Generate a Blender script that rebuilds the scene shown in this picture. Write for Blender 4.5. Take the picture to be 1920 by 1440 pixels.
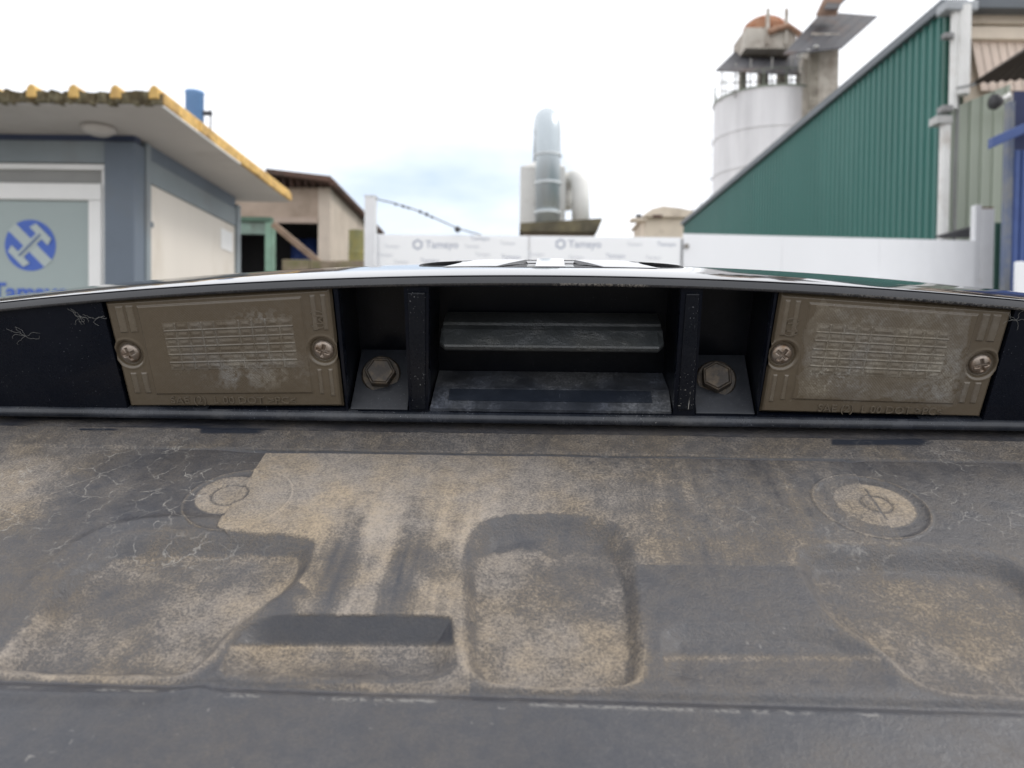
import bpy, math, random
import numpy as np
from mathutils import Vector, Matrix
from mathutils.geometry import tessellate_polygon

R = math.radians
scn = bpy.context.scene
for o in list(bpy.data.objects):
    bpy.data.objects.remove(o)
col = scn.collection

# ------------------------------------------------------------------ camera
FPX = 1440.0                       # focal length in photo pixels (1920 x 1440 photo)
CAM = Vector((0.0, 0.0, 1.10))
PITCH, ROLL = R(-1.35), R(0.65)
F = Vector((0, math.cos(PITCH), math.sin(PITCH)))
R0 = Vector((1, 0, 0)); U0 = R0.cross(F)
RC = R0 * math.cos(ROLL) + U0 * math.sin(ROLL)
UC = U0 * math.cos(ROLL) - R0 * math.sin(ROLL)
cd = bpy.data.cameras.new('camera')
cam = bpy.data.objects.new('camera', cd); col.objects.link(cam)
cam.matrix_world = Matrix(((RC.x, UC.x, -F.x, CAM.x), (RC.y, UC.y, -F.y, CAM.y), (RC.z, UC.z, -F.z, CAM.z), (0, 0, 0, 1)))
cd.sensor_width = 36; cd.sensor_fit = 'HORIZONTAL'; cd.lens = 36 * FPX / 1920
cd.clip_start = 0.005; cd.clip_end = 6000
cd.dof.use_dof = True; cd.dof.focus_distance = 0.285; cd.dof.aperture_fstop = 17
scn.camera = cam
scn.render.resolution_x = 1024; scn.render.resolution_y = 768

# ------------------------------------------------------------------ world, sun, exposure
SUN_EL, SUN_AZ = R(50), R(85)      # azimuth from +Y towards +X
w = bpy.data.worlds.new('World'); scn.world = w; w.use_nodes = True
nt = w.node_tree; nt.nodes.clear()
def N(t, tp, **kw):
    n = t.nodes.new(tp)
    for k, v in kw.items(): setattr(n, k, v)
    return n
sky = N(nt, 'ShaderNodeTexSky', sky_type='NISHITA', sun_disc=False)
sky.sun_elevation = SUN_EL; sky.sun_rotation = SUN_AZ; sky.air_density = 1.2; sky.dust_density = 3.0
bg1 = N(nt, 'ShaderNodeBackground'); bg1.inputs['Strength'].default_value = 0.12
nt.links.new(sky.outputs[0], bg1.inputs['Color'])
tc = N(nt, 'ShaderNodeTexCoord')
mp = N(nt, 'ShaderNodeMapping'); mp.inputs['Scale'].default_value = (1, 1, 2.6); mp.inputs['Location'].default_value = (0.15, 0.1, 0.0)
nt.links.new(tc.outputs['Generated'], mp.inputs['Vector'])
nz = N(nt, 'ShaderNodeTexNoise'); nz.inputs['Scale'].default_value = 2.1; nz.inputs['Detail'].default_value = 5; nz.inputs['Roughness'].default_value = 0.5
nt.links.new(mp.outputs[0], nz.inputs['Vector'])
# one thin place in the cloud deck, low over the fence
dst = N(nt, 'ShaderNodeVectorMath', operation='DISTANCE'); dst.inputs[1].default_value = (-0.105, 0.965, 0.62)
mp2 = N(nt, 'ShaderNodeMapping'); mp2.inputs['Scale'].default_value = (1, 1, 2.6)
nt.links.new(tc.outputs['Generated'], mp2.inputs['Vector']); nt.links.new(mp2.outputs[0], dst.inputs[0])
m1 = N(nt, 'ShaderNodeMath', operation='MULTIPLY_ADD'); m1.inputs[1].default_value = 1.0; m1.inputs[2].default_value = -0.52
nt.links.new(nz.outputs['Fac'], m1.inputs[0])
m2 = N(nt, 'ShaderNodeMath', operation='ADD'); nt.links.new(dst.outputs['Value'], m2.inputs[0]); nt.links.new(m1.outputs[0], m2.inputs[1])
cr = N(nt, 'ShaderNodeValToRGB')
e = cr.color_ramp.elements
e[0].position = 0.0; e[0].color = (0.42, 0.53, 0.68, 1)
e[1].position = 0.34; e[1].color = (1.00, 1.01, 1.04, 1)
nt.links.new(m2.outputs[0], cr.inputs['Fac'])
bg2 = N(nt, 'ShaderNodeBackground'); bg2.inputs['Strength'].default_value = 1.0
nt.links.new(cr.outputs['Color'], bg2.inputs['Color'])
mx = N(nt, 'ShaderNodeMixShader'); mx.inputs[0].default_value = 0.93
nt.links.new(bg1.outputs[0], mx.inputs[1]); nt.links.new(bg2.outputs[0], mx.inputs[2])
wo = N(nt, 'ShaderNodeOutputWorld'); nt.links.new(mx.outputs[0], wo.inputs['Surface'])

sl = bpy.data.lights.new('sun', 'SUN'); sl.energy = 0.9; sl.angle = R(14); sl.color = (1.0, 0.96, 0.90)
so = bpy.data.objects.new('sun', sl); col.objects.link(so)
sd = Vector((math.sin(SUN_AZ) * math.cos(SUN_EL), math.cos(SUN_AZ) * math.cos(SUN_EL), math.sin(SUN_EL)))
so.rotation_euler = (-sd).to_track_quat('-Z', 'Y').to_euler(); so.location = (0, 0, 30)
vs = scn.view_settings; vs.view_transform = 'Standard'; vs.look = 'None'; vs.gamma = 1; vs.use_curve_mapping = False
vs.exposure = 0.58

# ------------------------------------------------------------------ helpers
def ray(px, py):
    return F + RC * ((px - 960) / FPX) + UC * ((720 - py) / FPX)
def W(px, py, Y):
    d = ray(px, py); return CAM + d * ((Y - CAM.y) / d.y)

def link(nt, a, b): nt.links.new(a, b)
MATS = {}
def mat(name, c, rough=0.6, metal=0.0, var=0.15, scale=3.0, bump=0.0, c2=None, amount=0.35, stretch=(1, 1, 1), spec=0.5, coat=0.0, bscale=None):
    """plain paint, metal or stone: base colour broken up by noise, second colour for dirt or rust, fine bump"""
    if name in MATS: return MATS[name]
    m = bpy.data.materials.new(name); m.use_nodes = True; t = m.node_tree
    b = t.nodes['Principled BSDF']
    b.inputs['Roughness'].default_value = rough; b.inputs['Metallic'].default_value = metal
    b.inputs['Specular IOR Level'].default_value = spec; b.inputs['Coat Weight'].default_value = coat
    co = N(t, 'ShaderNodeTexCoord'); ma = N(t, 'ShaderNodeMapping'); ma.inputs['Scale'].default_value = stretch
    link(t, co.outputs['Object'], ma.inputs['Vector'])
    n1 = N(t, 'ShaderNodeTexNoise'); n1.inputs['Scale'].default_value = scale; n1.inputs['Detail'].default_value = 6; n1.inputs['Roughness'].default_value = 0.6
    link(t, ma.outputs[0], n1.inputs['Vector'])
    mr = N(t, 'ShaderNodeMapRange'); mr.inputs['From Min'].default_value = 0.3; mr.inputs['From Max'].default_value = 0.7
    mr.inputs['To Min'].default_value = 1 - var; mr.inputs['To Max'].default_value = 1 + var
    link(t, n1.outputs['Fac'], mr.inputs['Value'])
    mu = N(t, 'ShaderNodeMix', data_type='RGBA', blend_type='MULTIPLY'); mu.inputs[0].default_value = 1
    mu.inputs[6].default_value = (*c, 1); link(t, mr.outputs[0], mu.inputs[7])
    out = mu.outputs[2]
    if c2:
        n2 = N(t, 'ShaderNodeTexNoise'); n2.inputs['Scale'].default_value = scale * 0.6; n2.inputs['Detail'].default_value = 8; n2.inputs['Roughness'].default_value = 0.7
        link(t, ma.outputs[0], n2.inputs['Vector'])
        r2 = N(t, 'ShaderNodeMapRange'); r2.inputs['From Min'].default_value = 0.62 - amount * 0.5; r2.inputs['From Max'].default_value = 0.75 - amount * 0.3
        link(t, n2.outputs['Fac'], r2.inputs['Value'])
        m2 = N(t, 'ShaderNodeMix', data_type='RGBA'); link(t, r2.outputs[0], m2.inputs[0]); link(t, out, m2.inputs[6]); m2.inputs[7].default_value = (*c2, 1)
        out = m2.outputs[2]
    link(t, out, b.inputs['Base Color'])
    if bump:
        n3 = N(t, 'ShaderNodeTexNoise'); n3.inputs['Scale'].default_value = bscale or scale * 8; n3.inputs['Detail'].default_value = 4
        link(t, ma.outputs[0], n3.inputs['Vector'])
        bp = N(t, 'ShaderNodeBump'); bp.inputs['Strength'].default_value = bump; bp.inputs['Distance'].default_value = 0.02 if scale < 40 else 0.0006
        link(t, n3.outputs['Fac'], bp.inputs['Height']); link(t, bp.outputs[0], b.inputs['Normal'])
    MATS[name] = m
    return m

class MB:
    def __init__(s): s.v = []; s.f = []
    def add(s, vs, fs):
        n = len(s.v); s.v += [tuple(p) for p in vs]; s.f += [tuple(i + n for i in f) for f in fs]; return s
    def box(s, x0, x1, y0, y1, z0, z1):
        return s.add([(x, y, z) for z in (z0, z1) for y in (y0, y1) for x in (x0, x1)],
                     [(0, 2, 3, 1), (4, 5, 7, 6), (0, 1, 5, 4), (2, 6, 7, 3), (0, 4, 6, 2), (1, 3, 7, 5)])
    def hexa(s, lo, hi):
        """lo, hi: four points each, same order"""
        return s.add(list(lo) + list(hi), [(3, 2, 1, 0), (4, 5, 6, 7), (0, 1, 5, 4), (1, 2, 6, 5), (2, 3, 7, 6), (3, 0, 4, 7)])
    def prism(s, poly, d):
        """poly: list of 3-D points in one plane; d: extrusion vector"""
        n = len(poly); d = Vector(d); a = [Vector(p) for p in poly]; b = [p + d for p in a]
        fs = [tuple(range(n))[::-1], tuple(range(n, 2 * n))] + [(i, (i + 1) % n, n + (i + 1) % n, n + i) for i in range(n)]
        return s.add(a + b, fs)
    def tube(s, path, r, n=12, cap=True):
        path = [Vector(p) for p in path]; rs = r if isinstance(r, (list, tuple)) else [r] * len(path)
        rings = []; up = None
        for i, p in enumerate(path):
            t = (path[min(i + 1, len(path) - 1)] - path[max(i - 1, 0)]).normalized()
            if up is None: up = t.orthogonal().normalized()
            up = (up - t * up.dot(t)).normalized(); sd_ = t.cross(up)
            rings.append([p + (up * math.cos(2 * math.pi * k / n) + sd_ * math.sin(2 * math.pi * k / n)) * rs[i] for k in range(n)])
        vs = [q for rg in rings for q in rg]; fs = []
        for i in range(len(path) - 1):
            for k in range(n):
                fs.append((i * n + k, i * n + (k + 1) % n, (i + 1) * n + (k + 1) % n, (i + 1) * n + k))
        if cap: fs += [tuple(range(n))[::-1], tuple((len(path) - 1) * n + k for k in range(n))]
        return s.add(vs, fs)
    def lathe(s, prof, c=(0, 0, 0), n=32, ax=None):
        """prof: (radius, height) pairs about axis ax (three unit vectors x, y, axis)"""
        X, Y, Z = ax or (Vector((1, 0, 0)), Vector((0, 1, 0)), Vector((0, 0, 1))); c = Vector(c)
        vs = [c + X * (r * math.cos(2 * math.pi * k / n)) + Y * (r * math.sin(2 * math.pi * k / n)) + Z * h for r, h in prof for k in range(n)]
        m = len(prof)
        fs = [(i * n + k, i * n + (k + 1) % n, (i + 1) * n + (k + 1) % n, (i + 1) * n + k) for i in range(m - 1) for k in range(n)]
        fs += [tuple(range(n))[::-1], tuple((m - 1) * n + k for k in range(n))]
        return s.add(vs, fs)
    def build(s, name, m, parent=None, smooth=False, bevel=0.0, seg=2, base=None):
        me = bpy.data.meshes.new(name)
        b = Vector(base) if base is not None else (parent['_b'] if parent is not None and '_b' in parent else None)
        vs = s.v
        off = OFF.get(parent.name) if parent is not None else (Vector(base) if base is not None else None)
        if off is not None: vs = [tuple(Vector(p) - off) for p in vs]
        me.from_pydata(vs, [], s.f); me.update()
        if smooth: me.shade_smooth()
        o = bpy.data.objects.new(name, me); col.objects.link(o); me.materials.append(m)
        if parent is not None:
            o.parent = parent
            if off is not None: OFF[o.name] = off
        elif base is not None:
            o.location = base; OFF[o.name] = Vector(base)
        if bevel:
            bv = o.modifiers.new('bevel', 'BEVEL'); bv.width = bevel; bv.segments = seg; bv.limit_method = 'ANGLE'; bv.angle_limit = R(35); bv.harden_normals = False
        return o
OFF = {}     # world offset of each thing whose parts are given in world coordinates
def tag(o, label, cat, group=None):
    o['label'] = label; o['category'] = cat
    if group: o['group'] = group
    return o
def thing(name, label, cat, base, group=None):
    o = bpy.data.objects.new(name, None); col.objects.link(o); o.location = base; o.empty_display_size = 0.1
    OFF[o.name] = Vector(base)
    return tag(o, label, cat, group)

def text_mesh(body, size, extrude, fn, name, m, parent, bold=0.0, spacing=1.0):
    """letters as a mesh; fn maps a text point (x, y, depth) to the parent's coordinates"""
    cu = bpy.data.curves.new('t', 'FONT'); cu.body = body; cu.size = size; cu.extrude = extrude; cu.offset = bold
    cu.align_x = 'CENTER'; cu.align_y = 'CENTER'; cu.resolution_u = 3; cu.space_character = spacing
    ob = bpy.data.objects.new('t', cu); col.objects.link(ob)
    dg = bpy.context.evaluated_depsgraph_get()
    me = bpy.data.meshes.new_from_object(ob.evaluated_get(dg))
    bpy.data.objects.remove(ob); bpy.data.curves.remove(cu)
    off = OFF.get(parent.name, Vector((0, 0, 0)))
    for v_ in me.vertices: v_.co = Vector(fn(*v_.co)) - off
    me.name = name; me.materials.clear(); me.materials.append(m)
    o = bpy.data.objects.new(name, me); col.objects.link(o); o.parent = parent
    return o

# ------------------------------------------------------------------ numpy helpers
def smooth01(t): t = np.clip(t, 0, 1); return t * t * (3 - 2 * t)
def vnoise(x, y, seed):
    rng = np.random.RandomState(seed); tab = rng.rand(256, 256)
    xi = np.floor(x).astype(int); yi = np.floor(y).astype(int); fx = x - xi; fy = y - yi
    fx = fx * fx * (3 - 2 * fx); fy = fy * fy * (3 - 2 * fy)
    g = lambda a, b: tab[a % 256, b % 256]
    return (g(xi, yi) * (1 - fx) + g(xi + 1, yi) * fx) * (1 - fy) + (g(xi, yi + 1) * (1 - fx) + g(xi + 1, yi + 1) * fx) * fy
def fbm(x, y, seed, oct=4, gain=0.5):
    s = 0; a = 1; t = 0
    for i in range(oct):
        s = s + a * vnoise(x * 2 ** i, y * 2 ** i, seed + i); t += a; a *= gain
    return s / t
def sd_poly(P, V):
    d = np.full(P.shape[0], 1e9); s = np.ones(P.shape[0])
    n = len(V)
    for i in range(n):
        a = V[i]; b = V[i - 1]
        e = b - a; wv = P - a
        t = np.clip((wv @ e) / max(e @ e, 1e-18), 0, 1)
        q = wv - t[:, None] * e
        d = np.minimum(d, (q * q).sum(1))
        c1 = P[:, 1] >= a[1]; c2 = P[:, 1] < b[1]; c3 = e[0] * wv[:, 1] > e[1] * wv[:, 0]
        fl = (c1 & c2 & c3) | (~c1 & ~c2 & ~c3)
        s = np.where(fl, -s, s)
    return s * np.sqrt(d)
def chaikin(V, it=2):
    V = np.asarray(V, float)
    for _ in range(it):
        Nx = np.roll(V, -1, 0); V = np.stack([V * 0.75 + Nx * 0.25, V * 0.25 + Nx * 0.75], 1).reshape(-1, 2)
    return V

# ------------------------------------------------------------------ ground
g = MB(); g.add([(-2500, -2500, 0), (2500, -2500, 0), (2500, 2500, 0), (-2500, 2500, 0)], [(0, 1, 2, 3)])
go = g.build('ground', mat('yard_concrete', (0.26, 0.25, 0.23), 0.85, var=0.25, scale=0.8, c2=(0.12, 0.11, 0.10), bump=0.2))
go['kind'] = 'structure'

# ------------------------------------------------------------------ tailgate frame: u across, v from the near lower edge up to the window, w out of the sheet metal
YAW, TILT = R(2.6), R(24)
AU = Vector((math.cos(YAW), -math.sin(YAW), 0))
AH = Vector((math.sin(YAW), math.cos(YAW), 0))
AV = AH * math.cos(TILT) + Vector((0, 0, math.sin(TILT)))
AW = AU.cross(AV)
TO = W(1037, 800, 0.300)
TM = Matrix(((AU.x, AV.x, AW.x, TO.x), (AU.y, AV.y, AW.y, TO.y), (AU.z, AV.z, AW.z, TO.z), (0, 0, 0, 1)))
CL = Vector(((CAM - TO).dot(AU), (CAM - TO).dot(AV), (CAM - TO).dot(AW)))
def lray(px, py):
    d = ray(px, py); return Vector((d.dot(AU), d.dot(AV), d.dot(AW)))
def onW(px, py, w0=0.0):            # photo pixel -> (u, v) on the sheet at height w0
    d = lray(px, py); t = (w0 - CL.z) / d.z; p = CL + d * t; return (p.x, p.y)
def onV(px, py, v0=0.0):            # photo pixel -> (u, w) on the ledge at depth v0
    d = lray(px, py); t = (v0 - CL.y) / d.y; p = CL + d * t; return (p.x, p.z)

tg = bpy.data.objects.new('car_tailgate', None); col.objects.link(tg); tg.matrix_world = TM; tg.empty_display_size = 0.1
tag(tg, 'dusty black car tailgate seen close up, with plate recess, two lamps and handle', 'tailgate')

# ---- materials of the tailgate
def tail_mat(name, base, rough, dustc, dust_attr=None, dust=0.15, grain=900, scratch=0.0, coat=0.0, web=None, bump=0.3, spec=0.5, wear=None, fall=0.16, bdist=0.0005):
    m = bpy.data.materials.new(name); m.use_nodes = True; t = m.node_tree; b = t.nodes['Principled BSDF']
    co = N(t, 'ShaderNodeTexCoord'); O = co.outputs['Object']
    def noise(sc, det=4, rg=0.6, vec=O, dist=0):
        n = N(t, 'ShaderNodeTexNoise'); n.inputs['Scale'].default_value = sc; n.inputs['Detail'].default_value = det
        n.inputs['Roughness'].default_value = rg; n.inputs['Distortion'].default_value = dist; link(t, vec, n.inputs['Vector']); return n.outputs['Fac']
    def rng(x, a, b_, c=0, d=1):
        n = N(t, 'ShaderNodeMapRange'); n.interpolation_type = 'SMOOTHSTEP'
        for i, q in enumerate((a, b_, c, d)): n.inputs[1 + i].default_value = q
        link(t, x, n.inputs[0]); return n.outputs[0]
    def mth(op, a, b_):
        n = N(t, 'ShaderNodeMath', operation=op)
        for i, q in enumerate((a, b_)):
            if isinstance(q, (int, float)): n.inputs[i].default_value = q
            else: link(t, q, n.inputs[i])
        return n.outputs[0]
    if dust_attr:
        at = N(t, 'ShaderNodeAttribute', attribute_name=dust_attr); d = at.outputs['Fac']
    else:
        d = rng(noise(28, 6, 0.65), 0.35, 0.75, dust * 0.15, dust * 1.6)
    mid = noise(170, 6, 0.7)
    fine = noise(grain, 3, 0.75)
    d = mth('ADD', d, mth('MULTIPLY', rng(mid, 0.3, 0.7, -0.11, 0.11), rng(d, 0.0, 0.35, 0.12 if dust_attr else 0.02, 1.0)))
    gm = mth('MULTIPLY', rng(fine, 0.30, 0.70, -0.25, 0.25), rng(d, 0.05, 0.5, 0.08 if dust_attr else 0.02, 1.0))
    d = mth('ADD', d, gm)
    if web:
        wa = N(t, 'ShaderNodeAttribute', attribute_name=web)
        nv = N(t, 'ShaderNodeTexNoise'); nv.inputs['Scale'].default_value = 120; nv.inputs['Detail'].default_value = 4; link(t, O, nv.inputs['Vector'])
        off = N(t, 'ShaderNodeVectorMath', operation='SCALE'); off.inputs['Scale'].default_value = 0.012; link(t, nv.outputs['Color'], off.inputs[0])
        ad = N(t, 'ShaderNodeVectorMath', operation='ADD'); link(t, O, ad.inputs[0]); link(t, off.outputs[0], ad.inputs[1])
        vo = N(t, 'ShaderNodeTexVoronoi', feature='DISTANCE_TO_EDGE'); vo.inputs['Scale'].default_value = 105; link(t, ad.outputs[0], vo.inputs['Vector'])
        ln = rng(vo.outputs['Distance'], 0.006, 0.036, 1, 0)
        ln = mth('MULTIPLY', ln, rng(noise(60, 3, 0.6), 0.42, 0.58))
        ln = mth('MULTIPLY', ln, rng(noise(500, 2, 0.6), 0.30, 0.62))
        wh = N(t, 'ShaderNodeAttribute', attribute_name='pale')
        pale = mth('MINIMUM', mth('ADD', mth('MULTIPLY', mth('MULTIPLY', ln, wa.outputs['Fac']), 0.58), wh.outputs['Fac']), 1.0)
    if scratch:
        mp_ = N(t, 'ShaderNodeMapping'); mp_.inputs['Scale'].default_value = (1, 1, fall); mp_.inputs['Rotation'].default_value = (0, 0.4 if fall > 0.1 else 0.06, 0); link(t, O, mp_.inputs['Vector'])
        sc = rng(noise(900, 4, 0.75, mp_.outputs[0]), 0.645, 0.72)
        sc = mth('MULTIPLY', sc, rng(noise(45, 3, 0.6), 0.50, 0.62))
        d = mth('ADD', d, mth('MULTIPLY', sc, scratch))
    if scratch:
        sp_ = rng(noise(1500, 1, 0.5), 0.70, 0.76); sp_ = mth('MULTIPLY', sp_, rng(noise(40, 3, 0.7), 0.44, 0.62))
        d = mth('ADD', d, mth('MULTIPLY', sp_, scratch))
    if wear:
        wt = N(t, 'ShaderNodeAttribute', attribute_name=wear)
        d = mth('ADD', d, mth('MULTIPLY', wt.outputs['Fac'], rng(noise(700, 4, 0.8), 0.42, 0.62)))
    d = rng(d, 0.0, 1.0, 0, 1) if False else mth('MAXIMUM', mth('MINIMUM', d, 1.0), 0.0)
    cm = N(t, 'ShaderNodeMix', data_type='RGBA'); link(t, d, cm.inputs[0]); cm.inputs[6].default_value = (*base, 1)
    dn = N(t, 'ShaderNodeMix', data_type='RGBA'); link(t, rng(noise(35, 4, 0.6), 0.35, 0.68), dn.inputs[0])
    dn.inputs[6].default_value = (dustc[0] * 0.94, dustc[1] * 0.97, dustc[2] * 1.06, 1); dn.inputs[7].default_value = (dustc[0] * 1.06, dustc[1] * 1.0, dustc[2] * 0.90, 1)
    link(t, dn.outputs[2], cm.inputs[7]); outc = cm.outputs[2]
    if web:
        pm = N(t, 'ShaderNodeMix', data_type='RGBA'); link(t, pale, pm.inputs[0]); link(t, outc, pm.inputs[6]); pm.inputs[7].default_value = (0.40, 0.38, 0.345, 1); outc = pm.outputs[2]
    link(t, outc, b.inputs['Base Color'])
    link(t, rng(d, 0.0, 0.5, rough, 0.9), b.inputs['Roughness'])
    b.inputs['Specular IOR Level'].default_value = spec; b.inputs['Coat Weight'].default_value = coat; b.inputs['Coat Roughness'].default_value = 0.04
    if bump:
        bp = N(t, 'ShaderNodeBump'); bp.inputs['Strength'].default_value = bump; bp.inputs['Distance'].default_value = bdist
        link(t, mth('MULTIPLY', fine, rng(d, 0, 0.5, 0.15, 1)), bp.inputs['Height']); link(t, bp.outputs[0], b.inputs['Normal'])
    return m
DUST = (0.340, 0.290, 0.228)
M_panel = tail_mat('dusty_black_panel', (0.024, 0.029, 0.041), 0.33, DUST, dust_attr='dust', web='web', bump=0.8, grain=1250)
M_gloss = tail_mat('gloss_black_paint', (0.006, 0.007, 0.011), 0.07, (0.30, 0.28, 0.25), dust=0.015, coat=0.5, bump=0.0, scratch=0.0, wear='wear')
M_face = tail_mat('scuffed_black_plastic', (0.0035, 0.005, 0.010), 0.10, (0.24, 0.25, 0.27), dust=0.010, scratch=0.5, bump=0.04, spec=0.22)
M_rib = tail_mat('scratched_rib', (0.0045, 0.006, 0.010), 0.18, (0.40, 0.41, 0.42), dust=0.010, scratch=0.9, bump=0.05, fall=0.05, spec=0.25)
M_cave = tail_mat('black_plastic_pocket', (0.003, 0.004, 0.007), 0.30, (0.20, 0.22, 0.26), dust=0.018, scratch=0.25, bump=0.15, spec=0.22)
M_seat = tail_mat('dust_filmed_plastic', (0.010, 0.012, 0.017), 0.38, (0.20, 0.22, 0.26), dust=0.07, scratch=0.35, bump=0.15)
M_flange = tail_mat('flange_gloss', (0.008, 0.011, 0.018), 0.20, (0.24, 0.25, 0.27), dust=0.14, scratch=0.9, bump=0.1)
M_sill = tail_mat('sill_plastic', (0.016, 0.019, 0.025), 0.38, (0.24, 0.26, 0.30), dust=0.34, scratch=0.3, bump=0.2)
M_hand = tail_mat('wrinkled_handle_rubber', (0.024, 0.027, 0.028), 0.36, (0.24, 0.25, 0.25), dust=0.22, scratch=0.5, bump=1.0, grain=420, bdist=0.0016)
M_lens = tail_mat('yellowed_lamp_lens', (0.108, 0.084, 0.056), 0.22, (0.29, 0.275, 0.24), dust_attr='haze', bump=0.15, grain=1500, coat=0.25)
M_screw = mat('dull_screw_steel', (0.34, 0.29, 0.25), 0.42, 0.75, var=0.25, scale=300, c2=(0.20, 0.13, 0.08), bump=0.2)
M_bolt = mat('dark_bolt_steel', (0.040, 0.034, 0.029), 0.42, 0.4, var=0.25, scale=300, c2=(0.10, 0.075, 0.05), bump=0.2)
M_chrome = mat('emblem_gloss', (0.02, 0.02, 0.024), 0.05, 0.0, var=0.04, scale=100, coat=1.0)
M_inner = mat('inner_panel_black', (0.02, 0.02, 0.022), 0.6, var=0.2, scale=20)

# ---- plate recess: a dense height field with pockets, steps and plugs
vis_u = np.linspace(-0.232, 0.212, 1050)
us = np.concatenate([np.linspace(-0.5, -0.24, 14), vis_u, np.linspace(0.22, 0.5, 14)])
vsamp = np.concatenate([np.linspace(0.012, -0.155, 640), np.linspace(-0.160, -0.200, 9)])
UU, VV = np.meshgrid(us, vsamp)
P = np.stack([UU.ravel(), VV.ravel()], 1)
poly = lambda pts, it=2: chaikin([onW(*p) for p in pts], it) if it else np.array([onW(*p) for p in pts])
# photo pixel of every sample (for laying out the dirt)
pw = np.stack([P[:, 0], P[:, 1], np.zeros(len(P))], 1)
rel = pw - np.array(CL)
Fl = np.array([F.dot(a) for a in (AU, AV, AW)]); Rl = np.array([RC.dot(a) for a in (AU, AV, AW)]); Ul = np.array([UC.dot(a) for a in (AU, AV, AW)])
dp = np.maximum(rel @ Fl, 0.02)
PX = 960 + FPX * (rel @ Rl) / dp; PY = 720 - FPX * (rel @ Ul) / dp
U_, V_ = P[:, 0], P[:, 1]
wob = (fbm(U_ * 220, V_ * 220, 3) - 0.5) * 0.0022
wob2 = (fbm(U_ * 60, V_ * 60, 9) - 0.5) * 0.010

pkC = poly([(868, 1010), (905, 968), (1040, 960), (1150, 972), (1192, 1015), (1200, 1120), (1216, 1230), (1200, 1290), (1050, 1292), (900, 1286), (862, 1240), (866, 1120)])
pkL = poly([(585, 1000), (430, 992), (235, 994), (150, 1036), (85, 1110), (20, 1205), (-40, 1262), (60, 1272), (230, 1274), (345, 1276), (400, 1236), (436, 1188), (500, 1140), (575, 1085), (602, 1030)])
pkR = poly([(1482, 1042), (1500, 1018), (1580, 1016), (1700, 1020), (1860, 1030), (1925, 1060), (1990, 1130), (2060, 1320), (1900, 1312), (1760, 1304), (1700, 1272), (1655, 1226), (1600, 1192), (1545, 1155), (1510, 1105)])
stL = poly([(520, 1149), (700, 1150), (842, 1152), (850, 1160), (853, 1200), (862, 1280), (640, 1281), (405, 1278), (412, 1240), (440, 1190), (470, 1165)], 2)
stR = poly([(1238, 1166), (1380, 1168), (1530, 1171), (1600, 1196), (1655, 1230), (1690, 1275), (1700, 1300), (1500, 1303), (1246, 1297), (1240, 1230)], 2)
H = np.zeros(len(P))
sC, sL, sR_, sSL, sSR = [sd_poly(P, q) for q in (pkC, pkL, pkR, stL, stR)]
topw = lambda y, a, b: a + (b - a) * smooth01((y - PY) / 70)
H -= 0.0045 * smooth01(-(sC + wob * 0.4) / topw(1080, 0.0048, 0.0095))
H -= 0.0046 * smooth01(-(sL + wob * 0.3) / topw(1090, 0.0070, 0.0100))
H -= 0.0045 * smooth01(-(sR_ + wob * 0.2) / topw(1100, 0.0060, 0.0095))
H = np.minimum(H, -0.0062 * np.clip(-sSL / 0.0056, 0, 1) * smooth01((1300 - PY) / 105))
H = np.minimum(H, -0.0019 * np.clip(-sSR / 0.0045, 0, 1) * smooth01((1310 - PY) / 100))
H += 0.0009 * np.exp(-(sL - 0.0055) ** 2 / 0.0022 ** 2) * (PX < 420)          # rolled rim round the left pocket
# strips under the ledge
v8 = onW(1037, 814)[1]; v9 = onW(1037, 855)[1]
H += np.where(V_ > v8, -0.0011 * smooth01((V_ - v8) / 0.0012), 0)
band = smooth01((v8 - V_) / 0.0015) * smooth01((V_ - v9) / 0.0015)
H += 0.0007 * band
foot = poly([(497, 850), (1583, 861), (1700, 1030), (1500, 1062), (1200, 1060), (600, 1120), (405, 986)], 0)
sF = sd_poly(P, foot)
inx = ((PX > 480) & (PX < 1700))
H -= 0.0010 * np.exp(-((V_ - v9) / 0.0008) ** 2) * smooth01((PX - 380) / 120) * smooth01((1640 - PX) / 60)
H += 0.00055 * smooth01(-sF / 0.0004) * smooth01((1015 - PY) / 30)
# body plugs
def ringdist(px, py, r, du=0, dv=0):
    c = onW(px, py); return np.hypot(U_ - c[0] - du, V_ - c[1] - dv) - r
c1 = ringdist(447, 935, 0.0176); c1b = ringdist(430, 925, 0.0060); c1c = ringdist(432, 925, 0.0118)
c2 = ringdist(1632, 948, 0.0178); c2b = ringdist(1643, 943, 0.0050); c2c = ringdist(1640, 945, 0.0128)
for cc in (c1, c2):
    H += 0.00045 * np.exp(-(cc / 0.00042) ** 2) - 0.0004 * smooth01(-cc / 0.002)
for cc in (c1b, c2b):
    H -= 0.00045 * np.exp(-(cc / 0.0005) ** 2)
# line across the right plug
a = np.array(onW(1618, 908)); b = np.array(onW(1690, 1012)); e_ = b - a
tt = np.clip(((P - a) @ e_) / (e_ @ e_), 0, 1); ld = np.sqrt((((P - a) - tt[:, None] * e_) ** 2).sum(1))
H += 0.0002 * np.exp(-(ld / 0.00035) ** 2)
# groove and lower edge
vg = onW(1037, 1302)[1]; vdash = onW(1037, 1322)[1]
H -= 0.0012 * np.exp(-((V_ - vg) / 0.0016) ** 2)
H -= 0.25 * np.maximum(vdash - 0.006 - V_, 0) ** 1.6
H += (fbm(U_ * 40, V_ * 40, 21) - 0.5) * 0.0006 + (fbm(U_ * 700, V_ * 700, 31, 2) - 0.5) * 0.00012

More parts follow.
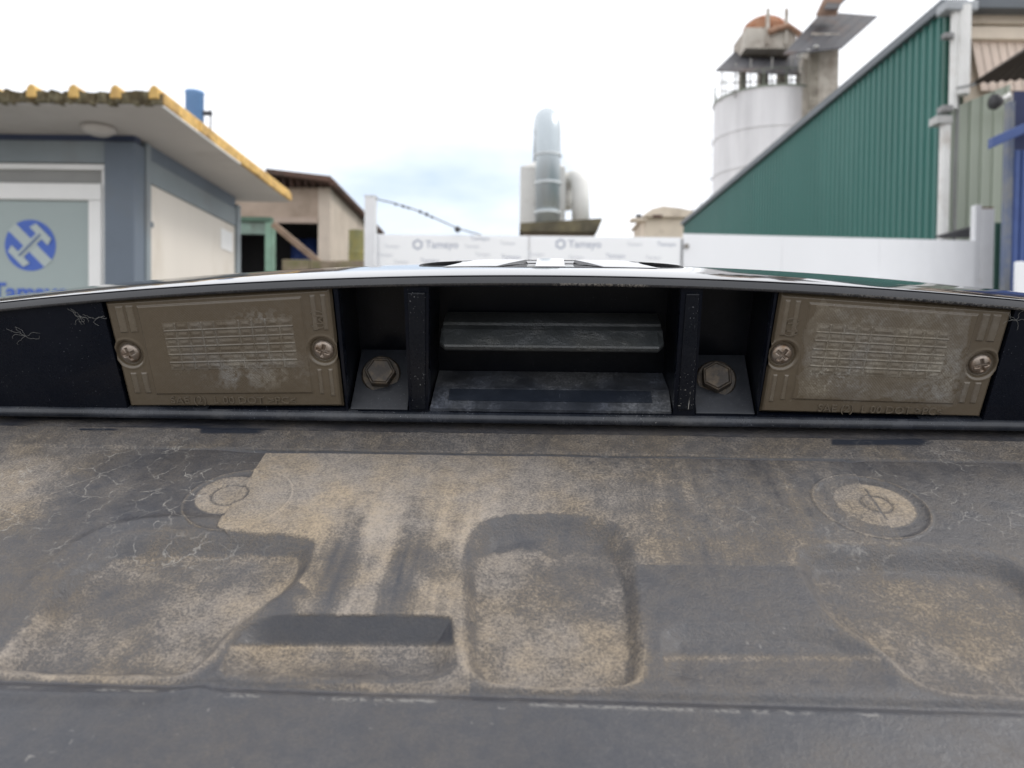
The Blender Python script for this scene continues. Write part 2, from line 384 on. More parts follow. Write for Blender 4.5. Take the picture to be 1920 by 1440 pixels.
# dust: where it lies on the panel (photo pixel of the pressed surface, not of the flat sheet)
rel = np.stack([P[:, 0], P[:, 1], H], 1) - np.array(CL); dp = np.maximum(rel @ Fl, 0.02)
PX = 960 + FPX * (rel @ Rl) / dp; PY = 720 - FPX * (rel @ Ul) / dp
D = np.full(len(P), 0.16)
def blob(px, py, rx, ry, val, k=1.0, rot=0.0, warp=60, seed=1):
    global D
    nx = (fbm(PX / 90, PY / 90, 40 + seed) - 0.5) * warp * 2; ny = (fbm(PX / 90, PY / 90, 80 + seed) - 0.5) * warp * 1.2
    x = PX + nx - px; y = PY + ny - py; c, s = math.cos(R(rot)), math.sin(R(rot))
    q = ((x * c + y * s) / rx) ** 2 + ((-x * s + y * c) / ry) ** 2
    m_ = np.exp(-q ** 1.6) * k
    D = D * (1 - m_) + val * m_
# upper left: dusty corner and diagonal wipes
blob(20, 900, 150, 75, 0.62, 1, -25, 60, 1); blob(170, 840, 200, 26, 0.42, 0.8, -8, 30, 2); blob(200, 930, 60, 22, 0.45, 0.7, -40, 40, 3)
blob(330, 860, 120, 30, 0.13, 0.7, -20, 60, 4); blob(260, 960, 170, 40, 0.08, 0.7, -10, 60, 5); blob(0, 1090, 120, 90, 0.22, 0.8, 0, 60, 6)
# footprint of the old plate
inF = smooth01(-sF / 0.0005)
Df = np.interp(PX, [380, 600, 900, 1000, 1120, 1250, 1400, 1600], [0.66, 0.72, 0.64, 0.58, 0.44, 0.34, 0.25, 0.27])
D = D * (1 - inF) + Df * inF
below = smooth01((PY - 990) / 60) * smooth01((PX - 540 - (fbm(PX / 30, PY / 30, 58) - 0.5) * 60) / 40) * (PX < 880)
D = D * (1 - below) + (0.46) * below
strk = fbm(U_ * 260, V_ * 12 + 3, 51, 3)
stm = smooth01((PX - 560) / 80) * smooth01((1120 - PX) / 180) * smooth01((PY - 870) / 140) * smooth01((1190 - PY) / 40) * (sC > 0) * (sL > 0)
D += ((strk - 0.52) * 0.9 + (fbm(U_ * 160, V_ * 60, 57, 3) - 0.5) * 0.5) * stm
stm2 = inF * smooth01((PX - 1050) / 120)
D += (fbm(U_ * 330, V_ * 40, 55, 4) - 0.5) * 0.34 * stm2
blob(820, 1045, 45, 35, 0.16, 0.75, 20, 40, 7); blob(640, 1075, 28, 70, 0.20, 0.8, 22, 30, 8); blob(730, 1130, 30, 40, 0.30, 0.5, 20, 40, 9)
# clean area on the right, with a straight upper border
cl = smooth01((PY + (fbm(PX / 14, PY / 14, 61) - 0.5) * 14 - 1062 - (PX - 1200) * 0.004) / 4) * (PX > 1198) * (sR_ > -0.0005) * (sC > 0)
D = D * (1 - cl) + 0.155 * cl
cr_ = smooth01((PX - 1590) / 60) * smooth01((1040 - PY) / 10) * (1 - inF)
D = D * (1 - cr_) + (0.15 + 0.1 * smooth01((880 - PY) / 30)) * cr_
# band under the ledge
bd = smooth01((v8 - V_) / 0.0006) * smooth01((V_ - v9 - 0.0004) / 0.0006)
Db = np.interp(PX, [0, 400, 900, 1300, 1700, 1920], [0.34, 0.33, 0.40, 0.40, 0.36, 0.42]) + (fbm(U_ * 90, V_ * 30, 71) - 0.5) * 0.22
D = D * (1 - bd * 0.85) + Db * bd * 0.85
up = smooth01((V_ - v8) / 0.0008)
D = D * (1 - up) + (0.13 + (fbm(U_ * 60, V_ * 200, 72) - 0.45) * 0.5 * np.interp(PX, [0, 300, 800, 1920], [1.3, 1.0, 0.25, 0.2])) * up
D = np.where(np.abs(V_ - v9) < 0.0009, np.minimum(D, 0.10 + 0.5 * (np.abs(PX - 1037) > 560)), D)
# dark rub marks just under the ledge
for (x0, x1, yy, hh) in ((372, 512, 808, 5), (145, 240, 805, 2), (1555, 1760, 829, 6)):
    q = smooth01((PX - x0) / 8) * smooth01((x1 - PX) / 40) * np.exp(-((PY - yy) / hh) ** 4); D = D * (1 - q) - 0.05 * q
# pockets
inL = smooth01(-(sL + wob) / 0.002); floorL = smooth01(-(sL + topw(1090, 0.0040, 0.0075) + wob) / 0.0025)
wallL = inL - floorL
wn_ = (fbm(U_ * 130, V_ * 130, 87) - 0.5) * 0.35
D = D * (1 - wallL) + (0.20 + wn_ + 0.28 * smooth01((PY - 1120) / 60)) * wallL
D = D * (1 - floorL) + np.clip(0.42 + (fbm(U_ * 70, V_ * 70, 81) - 0.5) * 0.65 + np.interp(PX, [150, 330, 560], [-0.12, 0.0, 0.16]), 0.12, 0.75) * floorL
inC = smooth01(-(sC + wob) / 0.0012); floorC = smooth01(-(sC + topw(1080, 0.0030, 0.0065) + wob) / 0.0016)
topC = smooth01((1070 - PY) / 30)
D = D * (1 - inC * topC) + (0.22 + wn_) * inC * topC
fl = floorC * smooth01((PY - 1030 + (fbm(PX / 50, PY / 50, 82) - 0.5) * 40) / 14)
vC = 0.40 + (fbm(U_ * 110, V_ * 110, 83) - 0.5) * 0.45 + np.interp(PX, [880, 950, 1010, 1060, 1180], [0.18, 0.26, 0.06, -0.10, -0.02]) * smooth01((1150 - PY) / 60) + 0.08 * smooth01((PY - 1130) / 60)
D = D * (1 - fl) + np.clip(vC, 0.10, 0.74) * fl
sideC = inC * (1 - fl) * (1 - topC); D = D * (1 - sideC) + (0.34 + (fbm(U_ * 110, V_ * 110, 86) - 0.5) * 0.3) * sideC
blob(1040, 1110, 90, 38, 0.24, 0.7, 0, 60, 11)
inR = smooth01(-(sR_ + wob * 0.3) / 0.0015); floorR = smooth01(-(sR_ + topw(1100, 0.0036, 0.0070) + wob * 0.4) / 0.0020)
D = D * (1 - inR) + (0.19 + wn_ * 0.6 + 0.14 * smooth01((PY - 1100) / 60)) * inR
fR = floorR * smooth01((PY - 1078) / 20)
D = D * (1 - fR) + np.clip(0.33 + (fbm(U_ * 45, V_ * 45, 84) - 0.5) * 0.25 + 0.07 * smooth01((PY - 1130) / 120), 0.2, 0.6) * fR
# steps: clean riser, dusty tread
for s_, y0, val, rv, dr_ in ((sSL, 1208, 0.46, 0.08, 0.18), (sSR, 1228, 0.27, 0.14, 0.08)):
    ins = smooth01(-s_ / 0.0008); tread = ins * smooth01((PY - y0) / 8)
    D = D * (1 - ins) + rv * ins
    D = D * (1 - tread) + (val + (fbm(U_ * 80, V_ * 80, 85) - 0.5) * 0.32 - dr_ * smooth01((PY - 1225) / 50)) * tread
    edge = ins * np.exp(-((PY - y0 - 5) / 7) ** 2); D += 0.22 * edge
# dust caught along near rims
for s_, k in ((sL, 0.34), (sC, 0.30), (sR_, 0.26)):
    rim = np.exp(-((s_ + 0.0004) / 0.0013) ** 2) * smooth01((PY - 1120) / 110); D += k * rim
rimR = np.exp(-((sR_ - 0.0002) / 0.0011) ** 2) * smooth01((1110 - PY) / 60); D += 0.13 * rimR
rimL = np.exp(-((sL - 0.0002) / 0.0011) ** 2) * smooth01((1200 - PY) / 100) * (PX < 330); D += 0.08 * rimL
# plugs
for cc, cv in ((c1c, 0.62), (c2c, 0.66)):
    q = smooth01(-cc / 0.0009) * (1 - inF * 0.35); D = D * (1 - q) + cv * q
for cc in (c1b, c2b):
    q = np.exp(-(cc / 0.0005) ** 2) * (1 - inF * 0.3 * (PX > 600)); D = D * (1 - q * 0.7) + 0.1 * q * 0.7
for cc in (c1, c2):
    D += 0.25 * np.exp(-(cc / 0.00035) ** 2)
D += 0.22 * np.exp(-(ld / 0.00035) ** 2) * (PY > 985); q = np.exp(-(ld / 0.00045) ** 2) * (PY < 985) * (c2b < 0.004); D = D * (1 - q * 0.8)
# lower edge: clean, with a broken line of scuffs
lo = smooth01((vg + 0.0008 - V_) / 0.0012)
D = D * (1 - lo) + (0.11 + (fbm(U_ * 30, V_ * 60, 91) - 0.5) * 0.10 + 0.05 * smooth01((U_ - 0.05) / 0.1)) * lo  # lighter to the right: sky reflection painted into the dust value
dash = np.exp(-((V_ - vdash) / 0.00055) ** 2) * smooth01((vnoise(U_ * 95, V_ * 0 + 0.5, 92) - 0.45) / 0.1) * smooth01((vnoise(U_ * 600, V_ * 0 + 0.5, 93) - 0.25) / 0.2)
PALE = 0.34 * dash * smooth01((vnoise(U_ * 1500, V_ * 2500, 96) - 0.25) / 0.3)
sp = smooth01((vnoise(U_ * 700, V_ * 900, 94) - 0.955) / 0.03) * smooth01((fbm(U_ * 60, V_ * 60, 95) - 0.45) / 0.1); PALE += 0.3 * sp
D = np.clip(D, 0.0, 0.95)
WEB = np.zeros(len(P))
def webblob(px, py, rx, ry, k):
    global WEB
    WEB = np.maximum(WEB, k * np.exp(-(((PX - px) / rx) ** 2 + ((PY - py) / ry) ** 2) ** 2))
webblob(260, 900, 300, 95, 1.0); webblob(60, 1000, 120, 60, 0.8); webblob(1450, 960, 180, 100, 0.40); webblob(1720, 880, 160, 60, 0.75); webblob(1850, 960, 90, 60, 0.6)
webblob(1640, 1040, 230, 28, 0.5); webblob(330, 1035, 190, 40, 0.8); webblob(560, 1010, 70, 40, 0.4); webblob(1100, 870, 300, 20, 0.4)
WEB *= 1 - inF * 0.6 * (PX < 1200)

nr, nc = UU.shape
verts = np.stack([U_, V_, H], 1)
idx = np.arange(nr * nc).reshape(nr, nc)
quads = np.stack([idx[:-1, :-1], idx[1:, :-1], idx[1:, 1:], idx[:-1, 1:]], -1).reshape(-1, 4)
# skirt down the rim of the sheet
border = np.concatenate([idx[0, :], idx[1:, -1], idx[-1, -2::-1], idx[-2:0:-1, 0]])
sk = verts[border].copy(); sk[:, 2] -= 0.016
sidx = np.arange(len(border)) + nr * nc
skq = np.stack([border, np.roll(border, -1), np.roll(sidx, -1), sidx], 1)
verts = np.concatenate([verts, sk]); quads = np.concatenate([quads, skq])
def grid_mesh(name, verts, quads, attrs, m, parent):
    me = bpy.data.meshes.new(name)
    me.vertices.add(len(verts)); me.vertices.foreach_set('co', verts.astype(np.float32).ravel())
    me.loops.add(quads.size); me.loops.foreach_set('vertex_index', quads.astype(np.int32).ravel())
    me.polygons.add(len(quads)); me.polygons.foreach_set('loop_start', (np.arange(len(quads)) * 4).astype(np.int32))
    me.update(calc_edges=True)
    for k, a_ in attrs.items():
        at = me.attributes.new(k, 'FLOAT', 'POINT'); at.data.foreach_set('value', a_.astype(np.float32))
    me.shade_smooth(); me.materials.append(m)
    o = bpy.data.objects.new(name, me); col.objects.link(o); o.parent = parent
    return o
ext = lambda a_: np.concatenate([a_, a_[border]])
pp = grid_mesh('plate_recess_panel', verts, quads, {'dust': ext(D), 'web': ext(WEB), 'pale': ext(np.clip(PALE, 0, 1))}, M_panel, tg)
pp['label'] = 'black plate recess panel under dried dust with pressed pockets'

# ---- ledge: face with five openings
lipx = [0, 190, 400, 622, 960, 1200, 1455, 1700, 1903]; lipy = [589, 571, 556, 546, 541, 543, 553, 568, 586]
lu = np.array([onV(x, y, -0.004) for x, y in zip(lipx, lipy)])
kq = np.polyfit(lu[:, 0], lu[:, 1], 2)
def Wt(u):                                   # height of the lip's lower edge above the sheet
    return float(np.polyval(kq, max(-0.5, min(0.5, u))))
Wt0 = Wt
def Wt(u):
    a_ = abs(u)
    return max(Wt0(u) if a_ < 0.3 else Wt0(math.copysign(0.3, u)) - (a_ - 0.3) * 0.12, 0.008)
UB = 0.5
holes_px = {
    'lampL': [(188, 560), (624, 535), (649, 767), (239, 767)],
    'boltL': [(633, 538), (757, 538), (767, 771), (653, 771)],
    'handle': [(804, 538), (1278, 538), (1262, 778), (803, 773)],
    'boltR': [(1318, 540), (1454, 540), (1419, 780), (1302, 778)],
    'lampR': [(1459, 545), (1906, 575), (1843, 789), (1421, 778)],
}
def hole_pts(k):
    q = [onV(*p) for p in holes_px[k]]
    q = [(u, min(w_, Wt(u) + 0.0015)) for u, w_ in q]
    return q
HOLES = {k: hole_pts(k) for k in holes_px}
topu = np.linspace(-UB, UB, 81)
w_bot = 0.0048
outer = [(-UB, w_bot), (UB, w_bot)] + [(u, Wt(u) + 0.0035) for u in topu[::-1]]
loops = [outer] + [HOLES[k] for k in HOLES]
tess = tessellate_polygon([[Vector((u, w_, 0)) for u, w_ in lp] for lp in loops])
flat = [p for lp in loops for p in lp]
f = MB(); f.add([(u, 0.0, w_) for u, w_ in flat], [tuple(t) for t in tess])
DEPTH = {'lampL': 0.006, 'lampR': 0.006, 'boltL': 0.026, 'boltR': 0.026, 'handle': 0.030}
for k in HOLES:                              # thin returns round the openings
    q = HOLES[k]; n = len(q); dd = 0.004
    f.add([(u, 0, w_) for u, w_ in q] + [(u, dd, w_) for u, w_ in q], [(i, (i + 1) % n, n + (i + 1) % n, n + i) for i in range(n)])
face = f.build('ledge_face', M_face, tg)
# lower flange: rounded strip along the foot of the ledge, standing clear of the sheet
prof = [(0.004, 0.0056), (0.0, 0.0056), (-0.0014, 0.0050), (-0.0021, 0.0040), (-0.0023, 0.0030), (-0.0019, 0.0021), (-0.0010, 0.0016), (0.004, 0.0016)]
def sweep(prof_fn, us_, name, m, parent, attrs=None, smooth=True):
    vs_ = []; n = None
    for u in us_:
        pr = prof_fn(u); n = len(pr); vs_ += [(u, v_, w_) for v_, w_ in pr]
    fs = [(i * n + k, i * n + k + 1, (i + 1) * n + k + 1, (i + 1) * n + k) for i in range(len(us_) - 1) for k in range(n - 1)]
    fs += [tuple(range(n)), tuple((len(us_) - 1) * n + k for k in range(n))[::-1]]
    mb = MB(); mb.add(vs_, fs); o = mb.build(name, m, parent, smooth=smooth)
    if attrs:
        for kk, fn in attrs.items():
            at = o.data.attributes.new(kk, 'FLOAT', 'POINT'); at.data.foreach_set('value', np.array([fn(*p) for p in vs_], np.float32))
    return o
bow = lambda u: -0.0008 * (u / 0.2) ** 2
sweep(lambda u: [(v_, w_) for v_, w_ in prof], np.linspace(-UB, UB, 60), 'lower_flange', M_flange, tg)
# gloss lip and outer skin: one swept section
def skin_profile():
    p = [(0.003, 0.0), (-0.0004, -0.0001), (-0.0012, 0.0), (-0.0016, 0.0003), (-0.00175, 0.0007), (-0.0016, 0.0013), (-0.0012, 0.0019), (-0.0006, 0.0025), (0.0000, 0.0030)]
    v_, w_ = p[-1]; ang = [(0.0005, 26), (0.0005, 8), (0.0007, -3), (0.003, -7.0), (0.004, -8.2), (0.004, -9.2), (0.003, -10.5), (0.004, -12.0), (0.008, -12.9), (0.012, -13.3), (0.012, -13.8), (0.008, -15.0), (0.006, -17), (0.006, -20), (0.006, -24), (0.008, -29), (0.008, -34), (0.01, -40), (0.02, -43)]
    for L_, a_ in ang:
        v_ += L_ * math.cos(R(a_)); w_ += L_ * math.sin(R(a_)); p.append((v_, w_))
    # refine
    q = []
    for i in range(len(p) - 1):
        p0 = p[max(i - 1, 0)]; p1 = p[i]; p2 = p[i + 1]; p3 = p[min(i + 2, len(p) - 1)]
        for t in (0, 0.34, 0.67):
            q.append(tuple(0.5 * ((2 * b1) + (-a1 + c1_) * t + (2 * a1 - 5 * b1 + 4 * c1_ - d1) * t * t + (-a1 + 3 * b1 - 3 * c1_ + d1) * t ** 3) for a1, b1, c1_, d1 in zip(p0, p1, p2, p3)))
    q.append(p[-1]); return q
SK = skin_profile()
rs = random.Random(5)
def wearfn(u, v_, w_):
    k = w_ - Wt(u)
    c = 0.0
    if v_ < 0.0 and -0.001 < k < 0.0012:
        if 0.0 < u < 0.032: c = 0.55
        elif 0.10 < u < 0.18: c = 0.30
        else: c = 0.06
    return c
sk_ = sweep(lambda u: [(v_, w_ + Wt(u)) for v_, w_ in SK], np.linspace(-UB, UB, 400), 'gloss_lip_and_skin', M_gloss, tg, {'wear': wearfn})
sk_['label'] = 'gloss black rounded lip mirroring the bright sky'
def skin_at(d):                              # (v, w over lip, slope) at a distance v = d behind the lip
    for i in range(1, len(SK)):
        if SK[i][0] >= d and i > 30:
            a_, b_ = SK[i - 1], SK[i]; t = (d - a_[0]) / max(b_[0] - a_[0], 1e-9)
            return a_[1] + (b_[1] - a_[1]) * t
    return SK[-1][1]

# pockets behind the openings, kept under the skin
for k in ('boltL', 'boltR', 'handle'):
    q = HOLES[k]; n = len(q); dd = DEPTH[k]
    b_ = MB(); b_.add([(u, 0.0038, w_) for u, w_ in q] + [(u, dd, min(w_, Wt(u) + skin_at(dd) - 0.0015)) for u, w_ in q], [(i, (i + 1) % n, n + (i + 1) % n, n + i) for i in range(n)] + [tuple(range(n, 2 * n))])
    b_.build('handle_pocket' if k == 'handle' else 'bolt_pocket', M_cave, tg)

# ---- emblem on the skin behind the lip
EC = onV(1032, 505, 0.03)[0]
er, ed, ev = 0.0545, 0.019, 0.0425
def emb(x, y, h):                            # x across, y up the skin, h proud of it
    v_ = ev + y; return (EC + x, v_, Wt(EC + x) + skin_at(v_) + h)
em = MB(); n = 72
ring = lambda rx, ry, h: [emb(rx * math.cos(2 * math.pi * k / n), ry * math.sin(2 * math.pi * k / n), h) for k in range(n)]
def rim(rx, ry, h0, h1): return [emb(rx * math.cos(2 * math.pi * k / n), ry * math.sin(2 * math.pi * k / n), h0 + h1 * max(math.sin(2 * math.pi * k / n), 0) ** 0.5) for k in range(n)]
em.add(rim(er, ed, 0.0, 0.0) + rim(er, ed, 0.0001, 0.0013) + rim(er - 0.0012, ed - 0.0010, 0.0002, 0.0013) + rim(er - 0.0016, ed - 0.0013, 0.0001, 0.0),
       [(i * n + k, i * n + (k + 1) % n, (i + 1) * n + (k + 1) % n, (i + 1) * n + k) for i in range(3) for k in range(n)])
emo = em.build('emblem', mat('emblem_rim', (0.010, 0.010, 0.012), 0.45, spec=0.2, scale=50), tg, smooth=False)
def pad(x0, x1, y0, y1, h0, h1, sk0, name):
    p_ = MB(); nx, ny = 8, 4; vs_ = []
    for j in range(ny + 1):
        for i in range(nx + 1):
            tx = (0, 0.03, 0.2, 0.35, 0.5, 0.65, 0.8, 0.97, 1)[i]; ty = (0, 0.04, 0.5, 0.96, 1)[j]
            x = x0 + (x1 - x0) * tx + sk0 * (ty - 0.5); y = y0 + (y1 - y0) * ty
            bul = 0.0 if (i in (0, nx) or j in (0, ny)) else (1 - 0.35 * (2 * tx - 1) ** 2) * (1 - 0.2 * (2 * ty - 1) ** 2)
            vs_.append(emb(x, y, h0 + (h1 - h0) * (0.0 if bul == 0.0 else (0.04 + 0.96 * ty) * (0.75 + 0.25 * bul))))
    fs = [(j * (nx + 1) + i, j * (nx + 1) + i + 1, (j + 1) * (nx + 1) + i + 1, (j + 1) * (nx + 1) + i) for j in range(ny) for i in range(nx)]
    p_.add(vs_, fs); return p_.build(name, M_chrome, emo, smooth=False)
pad(-0.006, 0.006, -0.0155, 0.0150, 0.0002, 0.0024, 0, 'centre_bar')
pad(-0.037, -0.015, -0.014, 0.006, 0.0002, 0.0022, 0.012, 'wing_bar'); pad(0.015, 0.037, -0.014, 0.006, 0.0002, 0.0022, -0.012, 'wing_bar')
pad(-0.040, 0.040, 0.008, 0.0125, 0.0002, 0.0013, 0, 'cross_bar')

# ---- licence plate lamps
def lamp(corner_px, mirror, screws_px, text_px, seed):
    """corner_px: TL, TR, BR, BL of the lens; height field on the ledge plane"""
    v0 = 0.0006
    cs = [np.array(onV(*p, v0)) for p in corner_px]
    cs = [np.array((c[0], min(c[1], Wt(c[0]) + 0.0008))) for c in cs]
    nx, ny = 460, 240
    A, B = np.meshgrid(np.linspace(0, 1, nx), np.linspace(0, 1, ny))
    A = A.ravel(); B = B.ravel()
    Q = (cs[0] * ((1 - A) * (1 - B))[:, None] + cs[1] * (A * (1 - B))[:, None] + cs[2] * (A * B)[:, None] + cs[3] * ((1 - A) * B)[:, None])
    a_ = 1 - A if mirror else A
    wd, ht = 0.085, 0.044
    h = np.zeros(len(A)); hz = np.full(len(A), 0.04)
    sbox = lambda a0, a1, b0, b1: np.maximum(np.maximum(a0 - a_, a_ - a1) * wd, np.maximum(b0 - B, B - b1) * ht)
    inner = sbox(0.142, 0.872, 0.055, 0.875)
    h += 0.0006 * smooth01(-inner / 0.0008)
    h += 0.0004 * smooth01(-sbox(0.012, 0.988, 0.02, 0.985) / 0.0005)
    edge = np.maximum(np.maximum(-A, A - 1) * wd, np.maximum(-B, B - 1) * ht)
    h -= 0.0012 * smooth01(1 + edge / 0.0010)
    # optic block
    ga0, ga1, gb0, gb1 = 0.242, 0.822, 0.215, 0.640
    blk = sbox(ga0, ga1, gb0, gb1)
    inb = smooth01(-blk / 0.0004)
    cols = np.array([545, 635, 725, 820, 910, 1080, 1170, 1265, 1360, 1455]); cols = (cols - 545) / 910 * (ga1 - ga0) + ga0
    rows = np.linspace(gb0, gb1, 7)
    keep = vnoise(np.floor((a_ - ga0) / (ga1 - ga0) * 10) * 3.1, np.floor((B - gb0) / (gb1 - gb0) * 6) * 5.7, seed + 5)
    dc = np.min(np.abs(a_[:, None] - cols[None, :]), 1) * wd; dr = np.min(np.abs(B[:, None] - rows[None, :]), 1) * ht
    lc = np.exp(-(dc / 0.00020) ** 2) * inb * (0.25 + 0.75 * (keep > 0.3)); lr = np.exp(-(dr / 0.00019) ** 2) * inb
    # pillowed cells and ridges
    h += 0.0004 * inb * smooth01(np.minimum(dc, dr) / 0.0022) + 0.00050 * np.maximum(lc, lr)
    hz += inb * (keep - 0.45) * 0.16 + 0.10 * inb + 0.30 * np.maximum(lc, lr) * smooth01(fbm(A * 40, B * 20, seed) * 2.2 - 0.5)
    # fine prism rows above and below the block
    fine = smooth01(-sbox(0.16, 0.855, 0.075, 0.86) / 0.001) * (1 - inb)
    h += 0.00005 * fine * np.sin(A * wd / 0.0011 * 2 * math.pi) * np.sin(B * ht / 0.0011 * 2 * math.pi)
    # ribs beside the screws
    for (r0, r1, b0, b1) in ((0.045, 0.083, 0.05, 0.29), (0.092, 0.128, 0.05, 0.29), (0.045, 0.075, 0.66, 0.86), (0.095, 0.125, 0.66, 0.86),
                             (0.905, 0.930, 0.05, 0.34), (0.950, 0.975, 0.05, 0.34), (0.900, 0.922, 0.66, 0.88), (0.950, 0.972, 0.66, 0.90)):
        sb = sbox(r0, r1, b0, b1); q = smooth01(-sb / 0.0005); h += 0.00045 * q; hz += 0.12 * q
    # frost: where the lens has bleached
    fa = fbm(A * 16, B * 9, seed + 20); fb = fbm(A * 60, B * 34, seed + 30)
    if not mirror:
        z = np.exp(-(((A - 0.60) / 0.26) ** 2 + ((B - 0.66) / 0.16) ** 2) ** 2) * smooth01((fa - 0.28) / 0.3)
        z = np.maximum(z, 0.8 * np.exp(-(((A - 0.67) / 0.10) ** 2 + ((B - 0.20) / 0.05) ** 2)) * smooth01((fb - 0.35) / 0.2))
        hz += 0.40 * z * smooth01((fb - 0.15) / 0.45)
    else:
        z = smooth01(-(sbox(0.16, 0.86, 0.04, 0.86) + (fa - 0.5) * 0.006) / 0.0015)
        hz += z * (0.15 + 0.20 * smooth01((fa - 0.38) / 0.3) * smooth01((fb - 0.25) / 0.4))
        z2 = np.exp(-(((A - 0.80) / 0.09) ** 2 + ((B - 0.62) / 0.26) ** 2) ** 2); hz += 0.26 * z2 * smooth01((fb - 0.15) / 0.4)
        z3 = np.exp(-(((A - 0.28) / 0.12) ** 2 + ((B - 0.62) / 0.18) ** 2) ** 2); hz += 0.5 * z3 * smooth01((fbm(A * 90, B * 50, seed + 41) - 0.62) / 0.08)
    hz += (fb - 0.5) * 0.06
    # screw seats
    sw = []
    for p in screws_px:
        c = np.array(onV(*p, v0)); sw.append(c); r_ = np.hypot(Q[:, 0] - c[0], Q[:, 1] - c[1])
        h = h * smooth01((r_ - 0.0056) / 0.0012) + 0.0004 * np.exp(-((r_ - 0.0060) / 0.0005) ** 2) - 0.0012 * smooth01((0.0054 - r_) / 0.0008)
    V3 = np.stack([Q[:, 0], v0 - h, Q[:, 1]], 1)
    id_ = np.arange(nx * ny).reshape(ny, nx)
    qd = np.stack([id_[:-1, :-1], id_[1:, :-1], id_[1:, 1:], id_[:-1, 1:]], -1).reshape(-1, 4)
    o = grid_mesh('licence_plate_lamp', V3, qd, {'haze': np.clip(hz, 0, 1)}, M_lens, tg)
    # screws: pan head with a cross slot
    for si, c in enumerate(sw):
        nr_, na = 16, 72; rr = 0.0039; ang0 = 0.5 + 0.9 * si + seed
        vs_ = []; 
        for i in range(nr_ + 1):
            r_ = rr * i / nr_
            for k in range(na):
                th = 2 * math.pi * k / na; x, y = r_ * math.cos(th), r_ * math.sin(th)
                z = 0.0019 * math.sqrt(max(1 - (r_ / rr) ** 2.6, 0))
                xx = x * math.cos(ang0) + y * math.sin(ang0); yy = -x * math.sin(ang0) + y * math.cos(ang0)
                arm = min(max(abs(xx) - 0.0024, abs(yy) - 0.00055), max(abs(yy) - 0.0024, abs(xx) - 0.00055))
                cut = min(max(-arm / 0.00025 + 0.5, 0), 1); z -= 0.0015 * cut * (1 - 0.5 * r_ / rr)
                vs_.append((c[0] + x, v0 + 0.0009 - z, c[1] + y))
        fs = [(i * na + k, i * na + (k + 1) % na, (i + 1) * na + (k + 1) % na, (i + 1) * na + k) for i in range(nr_) for k in range(na)]
        mb = MB(); mb.add(vs_, fs); mb.build('screw', M_screw, o, smooth=True)
    # moulded lettering
    (x0, y0), (x1, y1) = text_px
    p0 = np.array(onV(x0, y0, v0)); p1 = np.array(onV(x1, y1, v0)); dx = (p1 - p0); L = np.linalg.norm(dx); dx /= L; dy = np.array((-dx[1], dx[0])); mid = (p0 + p1) / 2
    def place(x, y, z): q = mid + dx * x + dy * y; return (q[0], v0 - 0.0004 - z * 1.0, q[1])
    t_ = text_mesh('SAE (2)  L 00 DOT >PC<', 0.0042, 0.0005, place, 'moulded_lettering', M_lens, o, spacing=1.0)
    xs = [v_.co.x for v_ in t_.data.vertices]; k = L / max(max(xs) - min(xs), 1e-6)
    for v_ in t_.data.vertices:
        q = np.array((v_.co.x, v_.co.z)) - mid; q2 = mid + dx * (q @ dx) * k + dy * (q @ dy); v_.co.x, v_.co.z = q2
    # small round maker's mark, turned on its side
    mp_ = (598, 598) if not mirror else (1484, 612)
    mc = np.array(onV(*mp_, v0))
    def pl2(x, y, z): return (mc[0] + y, v0 - 0.0007 - z, mc[1] - x)
    text_mesh('(M)', 0.0056, 0.0002, pl2, 'moulded_mark', M_lens, o)
    for ob in o.children:
        if ob.data.materials[0] == M_lens:
            at = ob.data.attributes.new('haze', 'FLOAT', 'POINT'); at.data.foreach_set('value', np.full(len(ob.data.vertices), 0.11, np.float32))
    return o
lL = lamp([(194, 564), (620, 538), (644, 763), (243, 763)], False, [(243, 663), (606, 657)], [(322, 749), (556, 750)], 3)
lR = lamp([(1463, 548), (1901, 580), (1839, 783), (1425, 773)], True, [(1466, 665), (1840, 684)], [(1533, 764), (1766, 771)], 13)
lL['label'] = 'browned rectangular lamp lens with a mostly clear optic grid'
lR['label'] = 'browned rectangular lamp lens bleached grey across its middle'
# lamp housings behind the lenses
for k in ('lampL', 'lampR'):
    q = HOLES[k]; n = 4; b_ = MB()
    b_.add([(u, 0.0036, w_) for u, w_ in q] + [(u, 0.006, w_) for u, w_ in q], [(i, (i + 1) % n, n + (i + 1) % n, n + i) for i in range(n)] + [(4, 5, 6, 7)])
    b_.build('housing', M_cave, lL if k == 'lampL' else lR)

